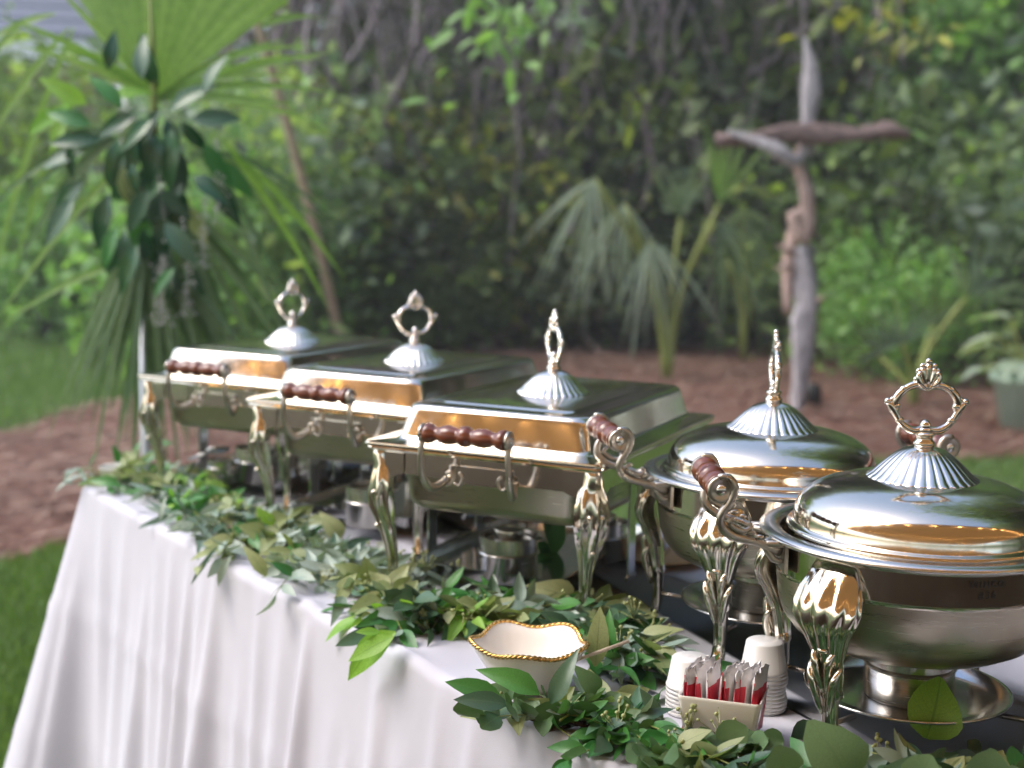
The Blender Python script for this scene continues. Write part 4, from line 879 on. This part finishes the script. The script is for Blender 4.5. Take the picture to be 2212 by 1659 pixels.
round_dish((.458, 1.508, TZ), math.radians(181), math.radians(2), 'nearest round silver chafing dish, engraved on its band', [('WINCO', .2170, .0098, .20), ('#36', .2058, .0108, .20)], (.006, .006), lo=3)

# ------------------------------------------------------------------ fuel holders
def holder(x, y, z, r, h, label, capped=False, shallow=False, rz=0):
    root = empty('fuel_holder', (x, y, z), rz, label=label, cat='fuel holder', group='fuel holders under the chafing dishes')
    b = MB(); b.lathe([(.001, 0), (r*.97, 0), (r, .002), (r, h*.58), (r*1.03, h*.60), (r*1.045, h*.62), (r*1.03, h*.64), (r*.995, h*.655), (r*.985, h*.66), (r*.985, h), (r*.955, h), (r*.955, h*.5), (r*.9, h*.45), (.001, h*.45)], 48); b.build('outer_sleeve', M['tin'], root, angle=50)
    b = MB(); q = r*.80; b.lathe([(.001, .02), (q, .02), (q, h*.86), (q*1.02, h*.88), (q*.96, h*.9), (q*.55, h*.91), (.001, h*.91)], 40); b.build('can', M['dull'], root)
    if capped:
        b = MB(); q = r*.50
        pr = [(q, h*.90)] + [(q*(1.03 if i % 2 else .97), h*.90 + .0022*i) for i in range(1, 8)] + [(q*.9, h*.90+.018), (.001, h*.90+.018)]
        b.lathe(pr, 40); b.build('screw_cap', M['tin'], root)
    if not shallow:
        b = MB(); b.tube([(r*.9, -.012, h*.9), (r*1.15, -.012, h*.93), (r*1.15, .012, h*.93), (r*.9, .012, h*.9)], .0022, 6); b.build('wire_grip', M['screw'], root)
    return root
def hold_at(uc, vb, wpx, z, hpx, label, **k):
    p = at(uc, vb, TZ+z); s = p.y/F; r = wpx*s/2; p = p + Vector((p.x, p.y, 0)).normalized()*r
    return holder(p.x, p.y, TZ+z, r, hpx*s, label, **k)
TRZ = .0215
hold_at(1097, 1262, 136, TRZ, 96, 'fuel holder with a ribbed screw cap under the front of the third rectangular dish', capped=True)
hold_at(1304, 1216, 104, TRZ, 84, 'fuel holder at the back of the third rectangular dish beyond its front right leg', capped=True)
hold_at(799, 1143, 112, TRZ, 88, 'dark open fuel holder under the front of the middle rectangular dish')
hold_at(672, 1042, 90, TRZ, 52, 'small bright fuel holder seen between the far legs of the middle dish')
hold_at(556, 1048, 98, TRZ, 78, 'tall bright fuel holder under the farthest dish left of a leg')
hold_at(486, 1040, 76, TRZ, 44, 'low fuel holder with an open lid at the left end', shallow=True)
holder(.357, 1.846, TZ+.047, .049, .063, 'fuel holder on the plate under the farther round dish', capped=True, rz=1)
holder(.458, 1.500, TZ+.047, .050, .060, 'fuel holder on the plate under the nearest round dish', capped=True, rz=2)
o = MB(); o.lathe([(.001, 0), (.024, 0), (.026, .003), (.024, .005), (.001, .005)], 24); o.box((.05, 0, .003), (.06, .012, .002)); o = o.build('holder_lid', M['screw']); p = atd(470, 975, at(486, 1040, TZ+TRZ).y+.06); o.location = p; o.rotation_euler = (.3, .35, 2.7); tag(o, 'loose silver fuel lid with a tab leaning at the left end', 'lid')
# spoon rest / bamboo plate seen behind
o = MB(); o.lathe([(.001, 0), (.05, 0), (.085, .012), (.088, .013), (.085, .015), (.05, .004), (.001, .004)], 40); p = at(1425, 1204, TZ+.004); o = o.build('bamboo_plate', M['plate']); o.location = (p.x, p.y, TZ+.002); tag(o, 'small tan plate on the cloth between rectangular and round dishes', 'plate')

# ------------------------------------------------------------------ bowl, cups, packet holder
bp = at(1135, 1508, TZ); bz = Vector((bp.x+.004, bp.y+.034, TZ+.001))
bowl = empty('gold_rimmed_bowl', bz, -.35, label='cream scalloped bowl with a twisted gold rim resting in the garland', cat='bowl')
def wave(a): return 1 + .045*math.cos(5*a+.4)
b = MB(); rings = []
pr = [(.030, 0), (.034, .002), (.044, .014), (.056, .032), (.066, .050), (.0705, .0585), (.0695, .0598), (.0670, .0585), (.060, .046), (.050, .030), (.038, .014), (.026, .006), (.002, .005)]
for (r, z) in pr:
    f = min(1, z/.05); rings.append([(r*1.0*math.cos(a)*(1+(wave(a)-1)*f*1.2), r*math.sin(a)*(1+(wave(a)-1)*f*1.2), z + .0035*f*math.cos(5*a+.4)) for a in [2*PI*j/120 for j in range(120)]])
b.loft(rings, True, True); b.build('bowl', M['ceramic'], bowl)
b = MB()
for ph in (0, PI):
    pts = []
    for j in range(241):
        a = 2*PI*j/240; tw = a*34+ph; rr_ = .0700*(1+(wave(a)-1)*1.2) + .0014*math.cos(tw); pts.append((rr_*math.cos(a), rr_*math.sin(a), .0600 + .0035*math.cos(5*a+.4) + .0014*math.sin(tw)))
    b.tube(pts, .0019, 6, caps=False)
b.build('gold_rope_rim', M['gold'], bowl)
a_, b2 = atd(1250, 1424, bz.y-.02), atd(1358, 1385, bz.y+.0)
b = MB(); b.tube([a_ - (b2-a_)*.25, a_, b2], [.0018, .0022, .0024], 8); tag(b.build('wooden_stick', M['bamboo']), 'thin tan wooden stick leaning out of the scalloped bowl', 'stick')
cup_me = None
def cup(loc, label, tilt=0):
    global cup_me
    if cup_me is None:
        b = MB(); H = .034; b.lathe([(.001, H), (.0188, H), (.0202, H-.0015), (.0248, .004), (.0256, .0035), (.0259, .0018), (.0256, 0), (.0250, .0006), (.0240, .004), (.0196, H-.0025), (.001, H-.0016)], 44); o = cup_me = b.build('portion_cup', M['cup'])
    else: o = cup_me.copy(); col.objects.link(o)
    o.location = loc; o.scale = (1.08, 1.08, 1.08); o.rotation_euler = (tilt, 0, R.uniform(0, 6)); tag(o, label, 'cup', 'upturned portion cups in two stacks'); return o
ordw = ['lowest', 'second lowest', 'third lowest', 'fourth lowest', 'fifth', 'sixth', 'seventh', 'eighth', 'ninth', 'tenth', 'eleventh', 'twelfth']
p1 = at(1493, 1553, TZ); p2 = at(1655, 1545, TZ)
for k in range(7): cup((p1.x, p1.y+.025, TZ+.0005 + k*.0050), f'white upturned portion cup, {"topmost" if k == 6 else ordw[k] + " from the bottom"} of the shorter left stack')
for k in range(11): cup((p2.x+.0012*math.sin(k), p2.y+.025, TZ+.0005 + k*.0046), f'white upturned portion cup, {"topmost" if k == 10 else ordw[k] + " from the bottom"} of the taller right stack')
hpz = at(1562, 1618, TZ); hy = -.30
SHS = 1.15
sh = empty('packet_holder', (hpz.x + .003, hpz.y + .030, TZ+.001), hy, label='cream square ceramic holder filled with red and white packets', cat='holder')
b = MB(); b.loft([rrect(*p) for p in [(.062, .050, .004, 0), (.066, .054, .005, .002), (.080, .064, .006, .046), (.0810, .065, .006, .0485), (.0795, .0635, .005, .0495), (.0765, .0605, .004, .0485), (.075, .059, .004, .046), (.062, .049, .003, .004), (.001, .001, .0002, .004)]], True, True)
b.build('ceramic_body', M['ceramic'], sh, angle=50)
def packet(i, x, mt, seed):
    rr = random.Random(seed); b = MB(); w0, h0, nx, nz = .048, .067, 8, 9; vs = []; fs = []; th = .0075
    for side in (-1, 1):
        for k in range(nz+1):
            for j in range(nx+1):
                u, t = j/nx*2-1, k/nz; pill = (1-u**4)*(1-abs(2*t-1)**4); edge = .0006*rr.uniform(-1, 1)
                z = h0*t + (.0022*rr.uniform(-1, 1) if k == nz else 0); cr = .0014*rr.uniform(-1, 1)*(t > .8)
                vs.append((side*(th*pill*.5 + .0004) + cr + .0007*math.sin(9*u+7*t+seed), u*w0/2*(1-.05*t) , z))
    n1 = (nx+1)*(nz+1)
    for side in (0, 1):
        for k in range(nz):
            for j in range(nx): q = side*n1 + k*(nx+1)+j; f = (q, q+1, q+nx+2, q+nx+1); fs.append(f if side else f[::-1])
    for k in range(nz):
        for j in (0, nx): q = k*(nx+1)+j; fs.append((q, q+nx+1, q+nx+1+n1, q+n1))
    for j in range(nx):
        for k in (0, nz): q = k*(nx+1)+j; fs.append((q, q+1, q+1+n1, q+n1))
    b.add(vs, fs)
    b.mi = [1]*len(b.f)
    for q, f in enumerate(b.f):                       # printed halves and white crimped ends
        zc = sum(vs[i][2] for i in f)/len(f); xs = sum(vs[i][0] for i in f)/len(f)
        yc = sum(vs[i][1] for i in f)/len(f)
        if zc > h0*.88 and rr.random() < .8: b.mi[q] = 1
        elif mt == 'h' and ((xs > 0 and zc < h0*.8) or abs(yc) > w0*.43): b.mi[q] = 0
        elif mt == 'w' and yc < -w0*.42: b.mi[q] = 0
    o = b.build('condiment_packet', [M['paper_red'], M['paper_white']])
    o.matrix_world = sh_m @ T(x, rr.uniform(-.003, .003), .006) @ RZ(rr.uniform(-.30, -.05)) @ RY(rr.uniform(-.08, .08)) @ RX(rr.uniform(-.06, .06)); return o
sh.scale = (SHS,)*3
sh_m = T(*sh.location) @ RZ(hy) @ Matrix.Scale(SHS, 4)
pk = [('h', 'bright red packet with a white crimped top, leftmost in the ceramic holder'), ('h', 'red and white packet beside the leftmost red one'), ('w', 'white packet, third from the left in the holder'), ('h', 'red and white packet, fourth from the left in the holder'),
      ('h', 'red striped packet at the middle of the holder'), ('w', 'crumpled white packet just right of the middle of the holder'), ('h', 'red edged packet, third from the right in the holder'), ('w', 'white packet, second from the right in the holder'), ('h', 'packet with a red right face, rightmost in the holder')]
for i, (k, lb) in enumerate(pk): tag(packet(i, -.0315 + i*.0079, k, 40+i), lb, 'packet', 'packets in the ceramic holder')
q = at(232, 1052, TZ); o = MB(); o.lathe([(.001, 0), (.036, 0), (.040, .004), (.043, .030), (.0445, .031), (.042, .031), (.038, .006), (.001, .004)], 32); o = o.build('small_white_dish', M['ceramic']); o.location = (q.x+.01, q.y+.06, TZ+.001); tag(o, 'small white dish at the far left end of the garland', 'dish')

# ------------------------------------------------------------------ garlands
LEAF = {}
def leaf_mesh(kind, var):
    key = (kind, var)
    if key not in LEAF:
        rr = random.Random(hash(kind) % 97 + var) if False else random.Random(len(LEAF)*3+1)
        LEAF[key] = leaf_geo(PROF[kind], .06 + .08*var, (.22, .55, -.30)[var % 3], (.15, .6, -.5)[var % 3], 6, 4)
    return LEAF[key]
ME = {}
def leaf_obj(kind, var, mt, parent):
    key = (kind, var, mt)
    if key not in ME:
        g = leaf_mesh(kind, var); b = MB(); b.add(g[0], g[1], uv=g[2]); o = b.build('leaf', M[mt], parent); ME[key] = o.data; return o
    o = bpy.data.objects.new('leaf', ME[key]); col.objects.link(o); o.parent = parent; return o
MIX = {
    'far': [('lance', 'green', .30, .050), ('willow', 'willow', .34, .050), ('ovate', 'olive', .14, .044), ('lance', 'dark', .14, .046), ('lance', 'lime', .08, .046)],
    'mid': [('lance', 'willow', .50, .046), ('willow', 'willow', .16, .056), ('ovate', 'olive', .12, .048), ('lance', 'green', .12, .052), ('lance', 'dark', .08, .052), ('lance', 'olive', .02, .055)],
    'near': [('lance', 'dark', .20, .052), ('lance', 'green', .24, .052), ('lance', 'willow', .28, .046), ('ovate', 'olive', .12, .046), ('ovate', 'dark', .08, .044), ('lance', 'lime', .06, .048)],
    'end': [('round', 'dollar', .24, .034), ('lance', 'dark', .22, .046), ('ovate', 'dark', .10, .040), ('lance', 'green', .22, .046), ('lance', 'willow', .18, .042), ('ovate', 'olive', .06, .044)],
}
CLEAR = []
def garland(label, mix, px, nspr, wd, seed, hero=(), hmax=.035, thin=0):
    rr = random.Random(seed); sp = lerp_pts([at(u, v, TZ+.012) for (u, v) in px], 60); root = empty('garland', sp[0].copy(), label=label, cat='garland', group='greenery garlands laid along the front edge of the table'); O = sp[0]
    seglen = [0]
    for i in range(1, 60): seglen.append(seglen[-1] + (sp[i]-sp[i-1]).length)
    def spine(s):
        s = max(0, min(seglen[-1]-1e-4, s)); i = int(np.searchsorted(seglen, s, side='right'))-1; i = min(i, 58); f = (s-seglen[i])/(seglen[i+1]-seglen[i]); return sp[i].lerp(sp[i+1], f), (sp[min(i+2, 59)]-sp[max(i-1, 0)]).normalized()
    b = MB()
    for k in range(3): b.tube([p - O + Vector((rr.gauss(0, .007), rr.gauss(0, .007), rr.uniform(-.004, .008))) for p in sp], .0022, 5)
    b.build('main_stem', M['twig'], root)
    sb = MB(); bud = MB(); leaves = []
    def floor_z(p):
        q = p - TL; n = q.dot(EY); return TZ + .004 if n > -.01 else TZ - .75
    mixl = MIX[mix]; cum = np.cumsum([m_[2] for m_ in mixl])
    for i in range(nspr):
        s = seglen[-1]*(i + rr.random())/nspr; p, t = spine(s); side = Vector((t.y, -t.x, 0))
        kind, mt, _, L = mixl[int(np.searchsorted(cum, rr.random()*cum[-1]))]
        a = rr.gauss(0, .75) + (PI if rr.random() < .3 else 0); d = t*math.cos(a) + side*math.sin(a); el = rr.uniform(0, .36); d = (d*math.cos(el) + Vector((0, 0, math.sin(el)))).normalized()
        p = p + side*rr.gauss(0, wd*.45) + Vector((0, 0, rr.uniform(0, hmax*.5))); Ls = rr.uniform(.06, .13); nn = max(3, int(Ls/(L*.42))); pts = []
        for k in range(nn+1):
            q = p + d*Ls*k/nn + Vector((0, 0, -.25*Ls*(k/nn)**2)); q.z = max(q.z, floor_z(q) + .003); pts.append(q)
        sb.tube([q-O for q in pts], [.0013*(1-.5*k/nn) for k in range(nn+1)], 4, caps=False)
        for k in range(1, nn+1):
            for sgn in ((-1, 1) if k < nn else (0,)):
                dd = (pts[k]-pts[k-1]).normalized(); sd_ = dd.cross(Vector((0, 0, 1))); ang = .75*sgn + rr.gauss(0, .2)
                ld = dd*math.cos(ang) + sd_*math.sin(ang) + Vector((0, 0, rr.gauss(.12, .28))); ll = L*rr.uniform(.68, 1.15)
                e = pts[k] + ld.normalized()*ll; fz = floor_z(e)
                if e.z < fz + .002: ld.z += (fz + .004 - e.z)/ll
                if any(math.hypot(q.x-c.x, q.y-c.y) < r for c, r in CLEAR for q in (e, pts[k])): continue
                leaves.append((pts[k] - O, ld, Vector((rr.gauss(0, .8), rr.gauss(-.35, .8), 1)), ll, kind, rr.randrange(3), mt))
        if rr.random() < .22 and kind != 'willow':
            c = pts[-1] + Vector((0, 0, .012))
            for j in range(9):
                e = c + Vector((rr.gauss(0, .011), rr.gauss(0, .011), rr.uniform(0, .02))); bud.tube([pts[-1]-O, e-O], .0006, 3); bud.ball(e-O, rr.uniform(.0016, .0030), n=6)
    for i in range(thin):
        s = seglen[-1]*rr.uniform(.1, .9); p, t = spine(s); a = rr.uniform(0, 2*PI)
        for j in range(7):
            aa = a + rr.gauss(0, .35); d = Vector((math.cos(aa), math.sin(aa), rr.uniform(-.05, .25))); leaves.append((p-O, d, Vector((rr.gauss(0, .3), 0, 1)), rr.uniform(.05, .08), 'thin', rr.randrange(3), 'dark'))
    sb.build('side_stems', M['stem'], root)
    if bud.v: tag(bud.build('buds', M['bud'], root), kind='stuff')
    hl = []
    for (u, v, u2, v2, wdf, kind, mt, dy) in hero:
        y0 = at(u, v, TZ+.02).y + dy; p0 = atd(u, v, y0); p1 = atd(u2, v2, y0 - .01); hl.append((p0-O, p1-p0, Vector((0.1, -.75, .8)), (p1-p0).length, kind, rr.randrange(2), mt))
    leaves.sort(key=lambda l: (l[0]+O).y - 40*l[3]*0); 
    # the largest in the picture become parts, the others one joined part
    leaves = hl + leaves; big = leaves[:300]; rest = leaves[300:]
    for (p, d, nrm, L, kind, var, mt) in big: leaf_obj(kind, var, mt, root).matrix_local = basis(p, d, nrm, L)
    if rest:
        mats = sorted({l[6] for l in rest}); b = MB()
        for (p, d, nrm, L, kind, var, mt) in rest: g = leaf_mesh(kind, var); b.add(g[0], g[1], basis(p, d, nrm, L), g[2], mats.index(mt))
        tag(b.build('small_leaves', [M[k] for k in mats], root), kind='stuff')
    return root
CLEAR += [(sh.location, .062), (p1, .05), (p2, .055), (bowl.location, .062)]
garland('bright and willow leaf garland at the far left end of the table', 'far', [(205, 1035), (290, 1030), (370, 1050), (420, 1085), (480, 1105), (560, 1125)], 62, .055, 3,
        [(330, 960, 372, 952, 0, 'lance', 'green', .05), (262, 1000, 245, 962, 0, 'lance', 'green', .0), (285, 1005, 292, 958, 0, 'lance', 'green', 0), (260, 1050, 195, 1020, 0, 'lance', 'green', 0), (300, 1010, 345, 962, 0, 'lance', 'green', .02), (190, 1040, 165, 1045, 0, 'willow', 'green', 0)])
garland('silvery eucalyptus garland running past the middle rectangular dish', 'mid', [(430, 1120), (500, 1150), (600, 1175), (700, 1215), (780, 1265), (860, 1310), (930, 1330)], 78, .052, 4,
        [(345, 1125, 350, 1080, 0, 'willow', 'willow', 0), (735, 1165, 705, 1105, 0, 'ovate', 'olive', 0), (780, 1250, 735, 1210, 0, 'ovate', 'olive', 0), (800, 1262, 790, 1205, 0, 'ovate', 'olive', 0), (730, 1290, 762, 1240, 0, 'ovate', 'olive', -.01), (590, 1150, 560, 1095, 0, 'ovate', 'lime', 0),
         (575, 1245, 540, 1180, 0, 'lance', 'olive', -.04), (640, 1245, 590, 1210, 0, 'lance', 'green', -.03), (470, 1180, 400, 1262, 0, 'thin', 'dark', -.06), (500, 1200, 450, 1265, 0, 'willow', 'willow', -.06)], thin=5)
garland('seeded eucalyptus garland between the third rectangular dish and the bowl', 'near', [(800, 1300), (880, 1325), (960, 1345), (1060, 1335), (1160, 1330), (1260, 1355), (1340, 1400), (1370, 1430)], 72, .042, 5,
        [(855, 1365, 715, 1448, 0, 'lance', 'lime', -.05), (820, 1365, 770, 1360, 0, 'lance', 'lime', -.05), (850, 1375, 745, 1420, 0, 'lance', 'lime', -.04), (1190, 1190, 1125, 1145, 0, 'lance', 'green', .02), (1195, 1200, 1213, 1108, 0, 'lance', 'green', .02), (1190, 1180, 1180, 1105, 0, 'willow', 'green', .02), (1200, 1215, 1158, 1190, 0, 'lance', 'green', .02),
         (1240, 1300, 1160, 1245, 0, 'ovate', 'olive', 0), (1285, 1440, 1300, 1320, 0, 'lance', 'olive', -.02), (1310, 1420, 1322, 1335, 0, 'lance', 'green', -.03), (1040, 1140, 975, 1180, 0, 'willow', 'olive', .06), (1085, 1300, 1010, 1290, 0, 'lance', 'green', 0), (1370, 1330, 1310, 1292, 0, 'lance', 'dark', .03), (1290, 1500, 1262, 1440, 0, 'ovate', 'dollar', -.05)], thin=6)
garland('dark eucalyptus garland around the bowl and the packet holder', 'end', [(1130, 1540), (1200, 1565), (1260, 1560), (1340, 1575), (1420, 1610), (1530, 1690), (1700, 1735), (1860, 1725), (2050, 1705), (2260, 1700)], 84, .036, 6,
        [(1165, 1500, 1060, 1425, 0, 'lance', 'green', -.06), (1085, 1508, 970, 1462, 0, 'lance', 'green', -.07), (1100, 1522, 985, 1500, 0, 'lance', 'dark', -.07), (1190, 1520, 1235, 1418, 0, 'lance', 'dark', -.06), (1290, 1530, 1365, 1540, 0, 'round', 'lime', -.02), (1370, 1560, 1440, 1520, 0, 'lance', 'dark', -.01),
         (2000, 1595, 2042, 1490, 0, 'round', 'lime', -.03), (1830, 1690, 1800, 1575, 0, 'round', 'dollar', -.02), (1700, 1700, 1690, 1620, 0, 'round', 'dollar', -.03), (1970, 1710, 2010, 1640, 0, 'round', 'dollar', -.02), (2120, 1710, 2150, 1630, 0, 'round', 'dollar', -.03), (1650, 1600, 1620, 1655, 0, 'lance', 'willow', -.04), (1760, 1560, 1700, 1620, 0, 'ovate', 'dark', 0), (2090, 1600, 2130, 1640, 0, 'round', 'dark', .0), (1430, 1570, 1395, 1490, 0, 'lance', 'dark', .02)], hmax=.03, thin=3)

# ------------------------------------------------------------------ pale evening air (name_haze)
b = MB(); b.box((1, 8, 9), (64, 64, 20)); hz = b.build('haze', M['ink'], None, False); hm = bpy.data.materials.new('air'); hm.use_nodes = True; hm.node_tree.nodes.clear()
ho = hm.node_tree.nodes.new('ShaderNodeOutputMaterial'); hv = hm.node_tree.nodes.new('ShaderNodeVolumePrincipled'); hv.inputs['Density'].default_value = .004; hv.inputs['Color'].default_value = (.92, .95, 1, 1); hv.inputs['Anisotropy'].default_value = .2
hm.node_tree.links.new(hv.outputs[0], ho.inputs['Volume']); hz.data.materials.clear(); hz.data.materials.append(hm); tag(hz, 'thin pale haze in the air of the garden', 'haze', kind='stuff')
